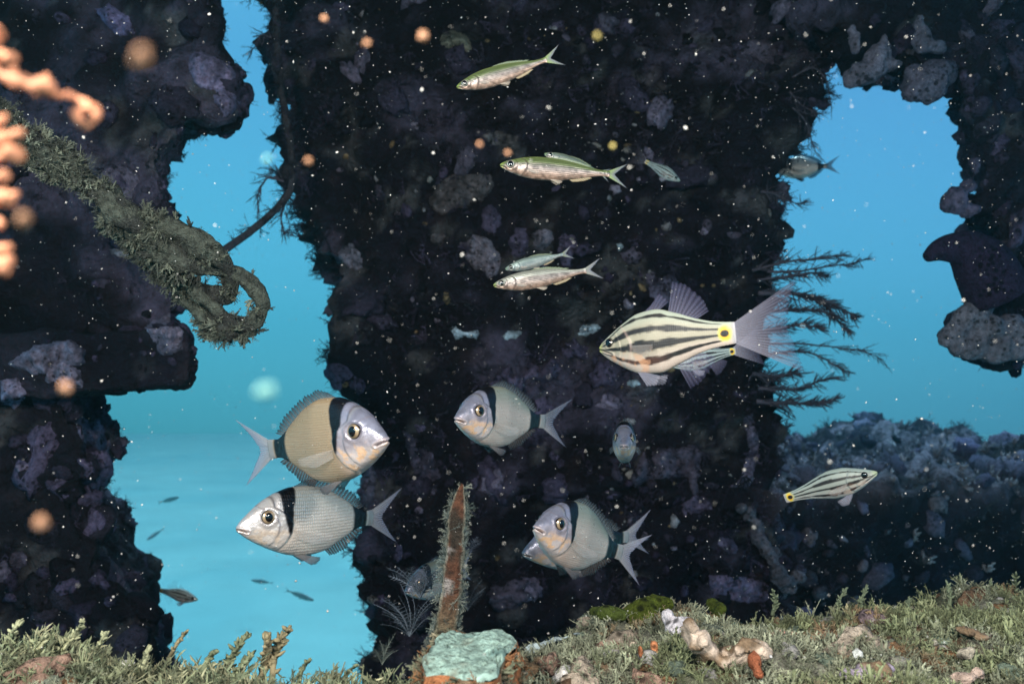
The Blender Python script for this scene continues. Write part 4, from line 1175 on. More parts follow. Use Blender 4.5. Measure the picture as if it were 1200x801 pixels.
# two banded bream
bream('tan banded bream facing right, uppermost of the two at the left gap', (454, 513), (322, 525), 0.80, 0.178, bend=0.12, roll=math.radians(-6), warm=0.85, spread=.01, depth=1.08)
bream('bright silver banded bream facing left, below the tan bream', (277, 617), (440, 607), 0.92, 0.178, bend=0.10, roll=0, depth=1.0, rowk=.12, pale=.50, skin=M_SCALY)
bream('grey banded bream facing left in front of the middle of the pillar', (534, 489), (627, 492), 1.00, 0.168, bend=-0.30, roll=math.radians(4), depth=1.02)
bream('grey banded bream with head raised, over another bream above the ledge', (627, 616), (716, 644), 0.95, 0.168, bend=-0.30, roll=math.radians(4), depth=1.05)
bream('purple shaded bream mostly hidden beneath the head raised bream', (612, 647), (740, 630), 1.22, 0.182, bend=0.15, roll=math.radians(4), res=.7, depth=.95)
bream('dim bream half hidden behind the rusty stake', (475, 692), (543, 668), 1.40, 0.150, bend=0.1, res=.7, depth=.95)
bream('small bream seen head on in front of the pillar', (731, 521), (733, 517), 1.30, 0.165, res=.7, depth=.92)
bream('pale distant bream in the water of the right gap', (908, 200), (974, 194), 3.2, 0.185, res=.5, pale=.95)  # its sunlit tone comes from the pale colouring
# cardinalfish
cardinal('largest striped cardinalfish with a yellow tail spot, facing left', (703, 408), (862, 390), 0.94, 0.158, away=-1, depth=1.22, res=1.0)
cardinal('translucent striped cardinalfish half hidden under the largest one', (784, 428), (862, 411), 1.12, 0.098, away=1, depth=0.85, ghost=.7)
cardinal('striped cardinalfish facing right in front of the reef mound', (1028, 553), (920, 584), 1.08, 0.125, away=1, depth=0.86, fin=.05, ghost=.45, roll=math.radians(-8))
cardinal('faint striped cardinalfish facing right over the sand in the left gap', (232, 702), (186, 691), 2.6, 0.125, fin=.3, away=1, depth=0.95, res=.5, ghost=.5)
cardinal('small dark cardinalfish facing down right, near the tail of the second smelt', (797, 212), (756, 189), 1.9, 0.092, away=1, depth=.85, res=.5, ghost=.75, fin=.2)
# smelts
smelt('green backed smelt highest in the photo', (535, 102), (640, 71), 0.98, 0.110, roll=math.radians(3), bend=-.1)
smelt('green backed smelt in front of a smaller one, below the highest smelt', (586, 193), (716, 203), 0.96, 0.128, bend=.12)
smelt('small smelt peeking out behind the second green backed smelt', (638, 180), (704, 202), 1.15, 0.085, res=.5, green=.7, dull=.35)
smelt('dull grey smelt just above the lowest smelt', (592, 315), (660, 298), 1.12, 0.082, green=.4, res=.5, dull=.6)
smelt('pink silver smelt lowest of the slim fish', (578, 334), (687, 317), 1.00, 0.112, green=.12)
# far fish, mostly lost in the blue
for lab, nose, tail, d in (('blue grey fish silhouette low in the left gap, right of the striped one', (368, 703), (338, 692), 5.0),
                           ('faint fish silhouette in the left gap above the striped one', (172, 632), (190, 620), 6.5),
                           ('very faint long fish silhouette by the dark left wreck leg', (210, 582), (188, 588), 6.0),
                           ('faint fish shape left of the pillar just over the sand', (294, 679), (322, 683), 6.5)):
    smelt(lab, nose, tail, d, 0.16 if d < 6 else .15, res=.35, green=.3, dull=.8, group='far fish faint in the blue water')  # dull puts some of the blue water haze into their colour
# ------------------------------------------------------------------ foreground things
def top_of_ledge(px, py):
    h = BVE.ray_cast(Vector(CAM), Vector(ray(px, py)).normalized())
    return np.array(h[0]) if h[0] is not None else on_level(px, py, LZ)

# broken block with a pale turquoise face
blk = empty('broken_block', on_level(550, 770, LZ), 'broken block with smooth pale turquoise top and rusty orange side at bottom centre', 'block')
zt = CZ - 0.196
outl = [(497, 786), (494, 772), (503, 752), (512, 742), (531, 733), (552, 737), (572, 735), (590, 733), (603, 742), (606, 752), (594, 762), (588, 776), (576, 790), (550, 789), (525, 785)]
n = 72
ring = spline(np.array([on_level(a, b, zt) for a, b in outl + outl[:1]]), n + 1)[:n]
ring[:, :2] += .004 * np.stack([fbm(ring * 90, 3, 61), fbm(ring * 90 + 9, 3, 62)], -1)
cen = ring.mean(0)
A = Acc(); rows = 10; Vb = []; Cb = []
for k in range(rows):
    q = k / (rows - 1)
    sc_ = 1.0 + 0.10 * q; rr_ = cen + (ring - cen) * sc_; rr_ = rr_.copy(); rr_[:, 2] = zt - 0.004 - q * 0.075
    rr_ += (0.006 if k else 0.0015) * np.stack([fbm(rr_ * 60 + i * 9, 3, i) for i in range(3)], -1) * 1.5
    Vb.append(rr_)
Vb = np.vstack(Vb); ii = (np.arange(rows - 1) * n)[:, None]; jj = np.arange(n)[None]; jn = (jj + 1) % n
Fb = np.stack([ii + jj, ii + n + jj, ii + n + jn, ii + jn], -1).reshape(-1, 4)
k_ = smooth(-.1, .15, fbm(Vb * 30, 3, 3))[:, None]
cb = np.array([.26, .105, .045]) * (1 - k_) + np.array([.17, .13, .085]) * k_
A.add(Vb, Fb, cb); A.build('rusty_side', M_REEF, blk)
# top: cracked, slightly dished
R_ = 26; Vt = [cen.copy()]
for k in range(1, R_ + 1):
    Vt.append(cen + (ring - cen) * (k / R_) * 0.985)
Vt = np.vstack([np.array(Vt[0])[None]] + Vt[1:])
rad = np.concatenate([[0], np.repeat(np.arange(1, R_ + 1) / R_, n)])
crk = np.abs(fbm(Vt * np.array([34, 60, 1]) + 4, 3, 8))
Vt[:, 2] = zt + 0.007 * np.round(fbm(Vt * 24, 3, 6) * 5) / 5 + 0.003 * fbm(Vt * 110, 3, 16) - 0.004 * smooth(.03, .0, crk) - 0.004 * smooth(.93, 1, rad)
Ft = [[0, 1 + a, 1 + (a + 1) % n] for a in range(n)]
for k in range(R_ - 1):
    for a in range(n):
        p, q = 1 + k * n + a, 1 + k * n + (a + 1) % n
        Ft += [[p, p + n, q + n], [p, q + n, q]]
kk = smooth(.06, .2, fbm(Vt * np.array([20, 40, 1]), 3, 15))[:, None]
kk2 = smooth(.1, .3, fbm(Vt * 45, 3, 19))[:, None]; ct = np.array([.23, .34, .30]) * (1 - kk) + np.array([.125, .215, .20]) * kk; ct = ct * (1 - kk2 * .7) + np.array([.16, .15, .11]) * kk2 * .7
ct = ct * (1 - .5 * smooth(.025, 0, crk))[:, None]
A = Acc(); A.add(Vt, np.array(Ft), ct); A.build('turquoise_face', M_REEF, blk)
sf_V = Vb; sf_T = np.vstack([Fb[:, [0, 1, 2]], Fb[:, [0, 2, 3]]]); fn_ = np.cross(sf_V[sf_T[:, 1]] - sf_V[sf_T[:, 0]], sf_V[sf_T[:, 2]] - sf_V[sf_T[:, 0]]); ar_ = np.linalg.norm(fn_, axis=1); fn_ = fn_ / (ar_[:, None] + 1e-12)
cs_ = np.sign((fn_ * (sf_V[sf_T].mean(1) - cen)).sum(1).mean()); fn_ = fn_ * cs_
scatter('encrusting_growth', (sf_V, sf_T, fn_, ar_), T_TUFT + T_LOBED, 240, (.005, .016), pal((.17, .15, .10), (.11, .12, .08), (.22, .11, .05)), M_TURF, blk, None, .4, .05, 7)

# rusty stake with fuzz on both edges
stk = empty('rusty_stake', P(518, 745, .86), 'leaning rusty iron stake with fuzzy edges behind the turquoise block', 'stake')
a0, a1 = P(510, 778, .85), P(546, 566, .88)
ns = 60; u = np.linspace(0, 1, ns); axis = a0 + (a1 - a0) * u[:, None] + np.array([1, 0, 0]) * (0.004 * np.sin(u * 5))[:, None]
wd = np.interp(u, [0, .35, .8, .93, 1], [.0112, .0104, .0088, .006, .002]); dp_ = wd * .55
ax_ = (a1 - a0) / np.linalg.norm(a1 - a0); sd = np.cross(ax_, [0, 1, 0]); sd /= np.linalg.norm(sd); fwd_ = np.cross(sd, ax_)
m_ = 18; th = np.linspace(0, 2 * math.pi, m_, endpoint=False)
ca, sa = np.cos(th), np.sin(th)
Vs = (axis[:, None] + wd[:, None, None] * (np.sign(ca) * np.abs(ca) ** .6)[None, :, None] * sd + dp_[:, None, None] * (np.sign(sa) * np.abs(sa) ** .6)[None, :, None] * fwd_).reshape(-1, 3)
Vs = Vs + (Vs - np.repeat(axis, m_, 0)) * (0.35 * fbm(Vs * 90, 3, 3))[:, None] + .0015 * fbm(Vs * 200, 2, 5)[:, None]
i_ = (np.arange(ns - 1) * m_)[:, None]; j_ = np.arange(m_)[None]; jn_ = (j_ + 1) % m_
Fs = np.stack([i_ + j_, i_ + jn_, i_ + m_ + jn_, i_ + m_ + j_], -1).reshape(-1, 4)
k_ = smooth(-.02, .18, fbm(Vs * np.array([70, 70, 30]), 3, 5))[:, None]; edge_ = np.tile(smooth(.55, .9, np.abs(ca)), ns)[:, None]
cst = np.array([.072, .031, .018]) * (1 - k_) + np.array([.026, .020, .015]) * k_
k2_ = smooth(.2, .3, fbm(Vs * 60 + 7, 3, 9))[:, None]; cst = cst * (1 - k2_) + np.array([.22, .20, .19]) * k2_
cst = cst * (1 - edge_ * .8) + np.array([.20, .21, .17]) * edge_ * .8
lowk = np.repeat(smooth(.45, .1, u), m_)[:, None]; cst = cst * (1 - lowk * .7) + np.array([.12, .11, .07]) * lowk * .7
A = Acc(); A.add(Vs, Fs, cst); A.build('iron_bar', M_RUST, stk)
Ts = np.vstack([Fs[:, [0, 1, 2]], Fs[:, [0, 2, 3]]]); fn_ = np.cross(Vs[Ts[:, 1]] - Vs[Ts[:, 0]], Vs[Ts[:, 2]] - Vs[Ts[:, 0]]); ar_ = np.linalg.norm(fn_, axis=1); fn_ = fn_ / (ar_[:, None] + 1e-12)
out_ = np.sign((fn_ * (Vs[Ts].mean(1) - axis[np.clip(Ts[:, 0] // m_, 0, ns - 1)])).sum(1).mean()); fn_ = fn_ * out_
scatter('hydroid_fuzz', (Vs, Ts, fn_, ar_), T_FINE + T_TUFT[:2], 300, (.003, .012), pal((.13, .16, .15), (.09, .12, .11), (.18, .20, .17)), M_TUFT, stk, lambda c, n: (np.abs(n @ sd) > .75) + .03, .25, .02, 8)

# feathery hydroids beside the stake and under it
def hydroid(label, px, py, d, n, size, colr, seed, tilt=0.6, group='feathery hydroids about the foot of the stake'):
    rr = np.random.default_rng(seed); b0 = P(px, py, d)
    root = empty('feather_hydroid', b0, label, 'hydroid', group)
    for k in range(n):
        tv, tf = T_FEATHER[k % len(T_FEATHER)]
        dirn = np.array([rr.uniform(-1, 1) * tilt * 1.6, -0.25 + rr.uniform(-.3, .3), rr.uniform(.5, 1)]); 
        R = rot_to(dirn[None], rr.uniform(-.5, .5, 1))[0]
        V = (tv * size * rr.uniform(.6, 1.1)) @ R.T + b0
        A = Acc(); A.add(V, tf, np.array(colr) * rr.uniform(.7, 1.3)); A.build('plume', M_TUFT, root, False)
    return root
HY = (.075, .095, .12)
hydroid('pale feathery hydroid bush left of the foot of the stake', 492, 700, .90, 16, .046, HY, 1)
hydroid('lower feathery hydroid at the far left of the stake foot', 480, 745, .88, 16, .05, HY, 2)
hydroid('feathery hydroid right of the stake below the dim tail', 548, 715, .90, 12, .035, HY, 3)
hydroid('feathery hydroid standing right of the middle of the stake', 540, 660, .90, 12, .036, (.10, .12, .16), 4)
hydroid('feathery hydroid at the bottom edge of the pillar near its left corner', 448, 778, .86, 8, .03, (.15, .18, .16), 5)

# upright sprigs of alga along the left edge of the ledge
def sprig(label, pts, d, seed, colr, fat=1.0, group='tall algae sprigs along the left of the ledge'):
    base = P(*pts[0], d); root = empty('algae_sprig', base, label, 'seaweed', group)
    rr = np.random.default_rng(seed)
    pp = spline(np.array([P(a, b, d + .01 * math.sin(i * 2 + seed)) for i, (a, b) in enumerate(pts)]), 18)
    V, F = tube(pp, np.linspace(.0026, .0010, 18) * fat, 6); V = V + .0006 * fbm(V * 300, 2, seed)[:, None]
    A = Acc(); A.add(V, F, colr); A.build('stem', M_TURF, root)
    A = Acc(); L_ = np.linalg.norm(pp[-1] - pp[0])
    for k in range(int(44 * fat)):
        q = rr.uniform(.12, .98); b0 = pp[int(q * 17)]
        t = pp[min(17, int(q * 17) + 1)] - pp[max(0, int(q * 17) - 1)]; t /= np.linalg.norm(t) + 1e-9
        dr = t * rr.uniform(.5, 1.2) + np.array([rr.normal(0, .8), rr.normal(0, .6), rr.normal(0, .4)]); dr /= np.linalg.norm(dr)
        ln = L_ * rr.uniform(.06, .20) * (1.15 - q * .6)
        V, F = tube(np.array([b0, b0 + dr * ln * .55 + t * ln * .15, b0 + dr * ln + t * ln * .35]), np.array([.0014, .0017, .0006]) * fat, 4); A.add(V, F, np.array(colr) * rr.uniform(.75, 1.35))
    A.build('branchlet', M_TURF, root)
    return root
TAN, OLV, YLW = (.20, .17, .10), (.15, .17, .10), (.30, .31, .19)
SPR = [('tall bare algae sprig with a hooked tip, rightmost of the tall ones', [(318, 800), (322, 770), (330, 748), (340, 733)], .80, TAN, 1.3),
       ('thick brown algae sprig just left of the hooked one', [(305, 800), (310, 775), (312, 752), (313, 742)], .80, TAN, 1.5),
       ('slim leaning algae sprig between the stone chip and the brown sprigs', [(262, 805), (270, 775), (280, 755), (294, 742)], .80, OLV, 1.1),
       ('low spreading algae sprig right of the slim one', [(268, 800), (282, 780), (296, 765)], .79, OLV, 1.1),
       ('straight dark algae sprig standing alone against the water', [(196, 775), (205, 758), (212, 748), (219, 738)], .84, TAN, .9),
       ('bushy algae sprig at the foot of the dark wreck leg', [(230, 800), (240, 780), (246, 768), (256, 762)], .79, OLV, 1.2),
       ('pale bushy sprig leaning right, tallest at the far left', [(62, 790), (75, 760), (88, 742), (98, 725)], .80, YLW, 1.05),
       ('pale bushy sprig second from the left corner', [(100, 790), (110, 768), (118, 752), (124, 742)], .78, YLW, 1.05),
       ('pale bushy sprig in the left corner', [(-4, 770), (8, 750), (18, 735), (26, 726)], .80, YLW, 1.05),
       ('pale feathery sprig in the middle of the left turf', [(30, 790), (42, 765), (50, 748), (56, 742)], .79, YLW, 1.05),
       ('stubby pale sprig beside the white stone chip', [(165, 795), (168, 778), (172, 765), (175, 758)], .78, YLW, 1.2),
       ('dark forked sprig at the right end of the left turf', [(350, 805), (352, 790), (358, 778), (364, 772)], .78, OLV, 1.0),
       ('thin sprig beneath the silver bream just left of the pillar', [(396, 808), (402, 795), (410, 785), (418, 778)], .78, OLV, .9)]
for i, (lab, pts, d, c, f) in enumerate(SPR): sprig(lab, pts, d, 200 + i, c, f)
for i, (px, py, l_) in enumerate([(1005, 715, 30), (1060, 720, 22), (1110, 712, 30), (1150, 715, 38), (1185, 712, 40), (905, 712, 22), (980, 712, 24)]):
    
    sprig(['pointed grey green sprig on the ledge skyline in front of the reef mound', 'short sprig on the skyline between two pointed ones', 'broad sprig on the right skyline of the ledge', 'tall sprig second from the right edge of the ledge', 'tallest sprig at the right edge of the ledge', 'small sprig at the foot of the pillar, ledge skyline', 'small sprig where pillar and mound meet on the ledge'][i],
          [(px, py + 8), (px + 4, py - l_ * .4), (px + 12 - 6 * (i % 3), py - l_)], .98, 260 + i, (.11, .135, .085), .9, 'sprigs on the right skyline of the ledge')

# shells, sponges and stones lying on the ledge
def on_ledge_parts(lst):
    out = []
    dm = np.median([(top_of_ledge(a, b + ry * .6) - CAM) @ FW for a, b, rx, ry in lst])
    for i, (a, b, rx, ry) in enumerate(lst):
        p = top_of_ledge(a, b + ry * .6); d = np.clip((p - CAM) @ FW, dm - .012, dm + .012)
        out.append((P(a, b, d - ry * d / FPX * .5 - .020), np.array([rx, (rx + ry) / 2, ry]) * d / FPX, i + int(a)))
    return out
def ledge_thing(name, label, cat, lst, colour, seed, amp=.003, vox=.0035, mat=None, freq=60): return sponge_thing(name, label, cat, on_ledge_parts(lst), colour, vox, seed=seed, amp=amp, mat=mat, freq=freq)
ledge_thing('green_sponge', 'lobed mossy green sponge on the crest of the ledge under the bream', 'sponge', [(742, 718, 13, 11), (756, 712, 14, 12), (770, 708, 13, 11), (782, 706, 9, 8), (748, 732, 16, 8), (766, 728, 12, 8)], (.055, .072, .010), 1, .009, .0035, None, 70)
ledge_thing('green_sponge', 'flat dark green crust left of the lobed green sponge', 'sponge', [(702, 717, 14, 7), (714, 718, 14, 8), (726, 720, 12, 8)], (.04, .055, .012), 2)
ledge_thing('green_sponge', 'small dark green tuft right of the white sponge', 'sponge', [(836, 708, 9, 8), (844, 714, 8, 9), (840, 722, 8, 6)], (.045, .06, .010), 3)
ledge_thing('white_sponge', 'knobbly white sponge right beside the lobed green one', 'sponge', [(783, 722, 8, 10), (784, 736, 6, 9), (798, 732, 10, 9), (806, 730, 8, 8), (795, 742, 7, 7)], (.42, .40, .43), 4)
ledge_thing('white_crust', 'bluish white crust on the left slope of the ledge', 'sponge', [(624, 761, 6, 3), (632, 757, 7, 3), (640, 753, 8, 3), (648, 750, 7, 4), (656, 748, 8, 3), (665, 745, 7, 3), (674, 743, 6, 3)], (.34, .42, .44), 5, .008, .0035, None, 50)
ledge_thing('stone_chip', 'rounded white stone chip in the turf at the bottom left', 'stone', [(143, 779, 11, 6), (150, 777, 8, 5)], (.58, .58, .52), 6, .001)
ledge_thing('pink_sponge', 'round pinkish tan sponge knob on the right of the ledge', 'sponge', [(914, 748, 13, 10), (926, 750, 10, 10)], (.44, .26, .20), 7)
ledge_thing('orange_sponge', 'orange sponge knob under the right end of the rimmed shell', 'sponge', [(884, 776, 9, 12), (888, 788, 7, 8)], (.30, .10, .05), 8)
ledge_thing('pale_pebble', 'small white pebble in the turf left of the lilac shell', 'stone', [(1006, 766, 6, 7)], (.52, .54, .52), 9, .001)
ledge_thing('pale_pebble', 'cream pebble high on the right of the ledge', 'stone', [(1130, 766, 10, 7), (1138, 762, 6, 6)], (.45, .40, .32), 10, .001)
ledge_thing('pale_pebble', 'tiny bright pebble right of the rimmed shell', 'stone', [(903, 768, 4, 4)], (.62, .62, .62), 11, .001)
ledge_thing('pale_pebble', 'tan pebble at the bottom edge near the right corner', 'stone', [(1128, 794, 14, 8), (1146, 788, 8, 8)], (.40, .30, .25), 12, .001)
ledge_thing('small_sponge', 'dull blue green sponge knob right of the white sponge', 'sponge', [(858, 734, 8, 6)], (.10, .17, .15), 13)
ledge_thing('tube_worm', 'slim rusty orange worm tube by the right edge of the block', 'worm tube', [(606, 768, 3.5, 16), (607, 790, 3.5, 14)], (.42, .16, .07), 14)
ledge_thing('tube_worm', 'short rusty worm tube in the turf, left of two standing together', 'worm tube', [(751, 764, 4, 9)], (.40, .15, .07), 15)
ledge_thing('tube_worm', 'short rusty worm tube in the turf, right of two standing together', 'worm tube', [(767, 758, 4, 9)], (.42, .17, .08), 16)

def shell(label, path, rx, ry, colr, seed, n=16):
    """an old overgrown shell: a thick uneven rim with a hollow under it"""
    pth = spline(np.array([(a_, b_, 0.0) for a_, b_ in path]), n); q = np.random.default_rng(seed)
    lst = [(p[0], p[1] + q.uniform(-1.5, 1.5), rx * q.uniform(.75, 1.2), ry * q.uniform(.7, 1.25)) for p in pth]
    d0 = np.median([(top_of_ledge(p[0], p[1] + ry) - CAM) @ FW for p in pth]) - .016
    parts = [(P(a_, b_, d0 + .004 * math.sin(i)), np.array([rx_, rx_ * 1.6, ry_]) * d0 / FPX, i + seed) for i, (a_, b_, rx_, ry_) in enumerate(lst)]
    V, T = fused(parts, .0028, .011, 80, seed)
    k = smooth(-.2, .15, fbm(V * 45, 4, seed))[:, None]; c = np.array(colr) * (1 - k) + np.array([.17, .115, .07]) * k
    return tag(obj('oyster_shell', mesh_of('oyster_shell', V, T, c), M_SHELL), label, 'shell')
shell('large wavy rimmed oyster shell, cream with an orange edge, on the ledge right of centre', [(808, 738), (818, 748), (830, 762), (846, 776), (860, 768), (874, 760), (892, 762)], 11, 8, (.52, .42, .34), 3, 22)
shell('lilac flat shell at the bottom right of the ledge', [(998, 792), (1010, 789), (1024, 784), (1036, 782)], 9, 5, (.33, .28, .36), 5, 9)
shell('grey shell blade lying level high on the right of the ledge', [(1130, 738), (1142, 742), (1154, 745), (1164, 745)], 7, 3.2, (.28, .29, .28), 7, 9)

# ------------------------------------------------------------------ ropes
def fat_rope(name, pts, rad, label=None, parent=None, seed=0, nseg=110, c=(.072, .083, .068)):
    pp = spline(np.array([P(*q) for q in pts]), nseg)
    r = np.interp(np.linspace(0, 1, nseg), np.linspace(0, 1, len(rad)), rad)
    V, F = tube(pp, r, 18)
    ctr = np.repeat(pp, 18, 0); ctr = np.vstack([ctr, pp[0], pp[-1]])
    dr = V - ctr
    V = ctr + dr * (.95 + .9 * fbm(V * 17, 3, seed) + .7 * fbm(V * 55, 3, seed + 3))[:, None]
    k = smooth(-.1, .2, fbm(V * 26, 3, seed + 5))[:, None]
    cc = np.array(c) * (1 - k) + np.array([.035, .038, .036]) * k
    T = F; fn = np.cross(V[T[:, 1]] - V[T[:, 0]], V[T[:, 2]] - V[T[:, 0]]); ar = np.linalg.norm(fn, axis=1); fn = fn / (ar[:, None] + 1e-12)
    if (fn * (V[T].mean(1) - ctr[T[:, 0]])).sum() < 0: fn = -fn
    A = Acc(); A.add(V, F, cc); o = A.build(name, M_ROPE, parent)
    if label: o['label'] = label
    return o, (V, T, fn, ar)
rp = empty('mooring_rope', P(150, 260, 1.2), 'thick overgrown grey green mooring rope ending in a loop at left', 'rope', 'ropes in the left of the photo')
_, R1 = fat_rope('rope_strand', [(-60, 105, 1.05), (0, 150, 1.06), (55, 180, 1.08), (100, 212, 1.10), (140, 245, 1.12), (185, 280, 1.14), (230, 310, 1.16), (270, 318, 1.18), (300, 336, 1.19), (308, 358, 1.2), (296, 378, 1.2), (268, 374, 1.2), (240, 350, 1.19), (205, 322, 1.18), (165, 298, 1.17), (130, 272, 1.16)], [.023, .021, .019, .020, .022, .020, .017, .013, .0125, .0125, .0125, .0125, .014, .015, .013, .008], None, rp, 3)
_, R2 = fat_rope('rope_strand', [(120, 262, 1.17), (160, 262, 1.15), (200, 268, 1.14), (236, 286, 1.15), (262, 306, 1.17), (270, 340, 1.2), (250, 345, 1.2), (226, 338, 1.19)], [.012, .020, .020, .017, .015, .012, .013, .01], None, rp, 5, 60)
_, R3 = fat_rope('rope_strand', [(215, 345, 1.2), (245, 378, 1.21), (272, 386, 1.21), (300, 388, 1.21)], [.012, .017, .016, .009], None, rp, 6, 40)
for i, sf in enumerate((R1, R2, R3)):
    scatter('rope_fuzz', sf, T_FINE + T_TUFT + T_LOBED, (1700, 700, 300)[i], (.002, .019), pal((.10, .115, .09), (.07, .08, .065), (.135, .15, .115), (.04, .045, .04)), M_TUFT, rp, patchy(14, -.1, .2, 5), .1, .05, 300 + i)
A = Acc()
pp = spline(np.array([P(*q) for q in [(322, -40, 2.2), (324, 40, 2.2), (330, 110, 2.18), (341, 175, 2.16), (342, 215, 2.15), (328, 240, 2.14), (300, 266, 2.1), (270, 288, 2.05), (240, 308, 2.0)]]), 90)
V, F = tube(pp, .0095, 10); V = V + .004 * fbm(V * 60, 3, 3)[:, None]; A.add(V, F, (.035, .034, .042))
cb = empty('hanging_cable', P(340, 200, 2.15), 'thin dark cable hanging down the left edge of the pillar', 'cable', 'ropes in the left of the photo')
A.build('cable_core', M_CRUST, cb)
fn = np.cross(V[F[:, 1]] - V[F[:, 0]], V[F[:, 2]] - V[F[:, 0]]); ar = np.linalg.norm(fn, axis=1); fn = fn / (ar[:, None] + 1e-12)
scatter('cable_fuzz', (V, F, fn, ar), T_FINE, 160, (.01, .04), PURP, M_TUFT, cb, lambda c, n: .25 + 1.0 * (c[:, 2] > CZ + .45), 0, .02, 310)

# ------------------------------------------------------------------ bushy hydroids on the pillar edges
def bush(label, pts, d, seed, colr, fat=1.0, nb=30, ln=(.02, .05), group='hydroid branches on the right edge of the pillar', name='hydroid_branch'):
    pp = spline(np.array([P(a, b, d) for a, b in pts]), 24); rr = np.random.default_rng(seed)
    pp[:, 1] += .03 * np.sin(np.linspace(0, 3, 24) + seed); pp += .016 * np.linspace(0, 1, 24)[:, None] * np.stack([fbm(pp * 14 + 5 * q_ + seed, 3, seed + q_) for q_ in range(3)], -1)
    root = empty(name, pp[0], label, 'hydroid', group)
    A = Acc(); V, F = tube(pp, np.linspace(.0042, .0010, 24) * fat, 6); V = V + .0015 * fbm(V * 150, 2, seed)[:, None]; A.add(V, F, colr); A.build('stem', M_TUFT, root)
    A = Acc(); 
    for k in range(nb):
        q = rr.uniform(.03, .98); i = int(q * 23); b0 = pp[i]
        t = pp[min(23, i + 1)] - pp[max(0, i - 1)]; t /= np.linalg.norm(t) + 1e-9
        dr = t * rr.uniform(.7, 1.4) + rr.normal(0, .55, 3); dr /= np.linalg.norm(dr)
        l_ = rr.uniform(*ln) * (1.1 - .5 * q)
        mid_ = b0 + dr * l_ * .5 + t * l_ * .1; end = b0 + dr * l_ + t * l_ * .35
        V, F = tube(np.array([b0, mid_, end]), np.array([.0014, .0013, .0005]) * fat, 3); cc = np.array(colr) * rr.uniform(.6, 1.5); A.add(V, F, cc)
        for m in range(13):
            qq = rr.uniform(.2, 1); p0_ = b0 + (end - b0) * qq; e_ = rr.normal(0, 1, 3) + dr * .8; e_ /= np.linalg.norm(e_); s_ = np.cross(e_, rr.normal(0, 1, 3)); s_ /= np.linalg.norm(s_)
            w_ = .0005; h_ = rr.uniform(.005, .013)
            A.add(np.array([p0_ - s_ * w_, p0_ + s_ * w_, p0_ + e_ * h_]), np.array([[0, 1, 2]]), cc)
    A.build('side_shoots', M_TUFT, root)
DK = (.075, .066, .088)
BU = [('short hydroid branch near the top of the right pillar edge, above the pale bream', [(925, 95), (945, 85), (962, 92), (974, 110), (978, 130)], .8, 10),
      ('thin hydroid branch drooping beside the pale bream', [(925, 130), (945, 145), (955, 165), (962, 178)], .8, 12),
      ('small hydroid branch sticking out just over the drooping one', [(925, 108), (942, 120), (958, 126), (966, 134)], .8, 12),
      ('hydroid branch just under the pale bream', [(895, 222), (915, 226), (930, 236), (942, 240)], 1.0, 24),
      ('level hydroid branch pointing right, uppermost of the large ones', [(885, 315), (915, 309), (950, 304), (990, 300)], 1.3, 34),
      ('long thin hydroid branch reaching the pale fish streak', [(900, 318), (940, 318), (980, 312), (1018, 304)], 1.0, 30),
      ('bushy hydroid branch second from the top of the large ones', [(885, 330), (920, 326), (955, 320), (975, 322)], 1.5, 40),
      ('thick drooping hydroid branch with a brushy end', [(885, 345), (925, 345), (965, 350), (995, 362), (1010, 370)], 1.8, 60),
      ('curved hydroid branch hanging down from the thick one', [(930, 345), (965, 355), (985, 375), (998, 390)], 1.5, 46),
      ('hydroid branch behind the tail of the largest cardinalfish', [(890, 365), (930, 362), (962, 362), (985, 372)], 1.5, 46),
      ('long bare hydroid branch bending down at its tip', [(900, 402), (945, 402), (985, 407), (1012, 412), (1032, 426)], .9, 22),
      ('hydroid branch with long hanging shoots', [(900, 415), (940, 412), (970, 425), (990, 440)], 1.1, 30),
      ('lowest large hydroid branch pointing right', [(885, 470), (920, 472), (955, 472), (985, 466)], 1.8, 56),
      ('hydroid branch just above the lowest one', [(885, 455), (925, 456), (960, 448), (990, 440)], 1.4, 44),
      ('short brushy hydroid branch tucked under the cardinalfish tail', [(880, 438), (915, 440), (945, 436)], 1.6, 44),
      ('dense hydroid branch along the pillar behind the tail', [(880, 390), (910, 385), (940, 380), (968, 384)], 1.6, 48)]
for i, (lab, pts, f, nb) in enumerate(BU): bush(lab, pts, 2.36, 400 + i, DK, f * .85, int(nb * 2.0))
bush('straggly hydroid at the bend of the hanging cable', [(335, 215), (318, 212), (305, 225), (300, 245)], 2.16, 450, DK, .8, 30, (.02, .05), 'hydroids on the hanging cable')
bush('hydroid tuft at the top of the hanging cable', [(322, 50), (308, 44), (298, 52), (290, 58)], 2.18, 451, DK, .7, 22, (.02, .05), 'hydroids on the hanging cable')
bush('hydroid tuft below the bend of the hanging cable', [(338, 232), (328, 250), (330, 266), (340, 270)], 2.16, 452, DK, .8, 26, (.02, .05), 'hydroids on the hanging cable')

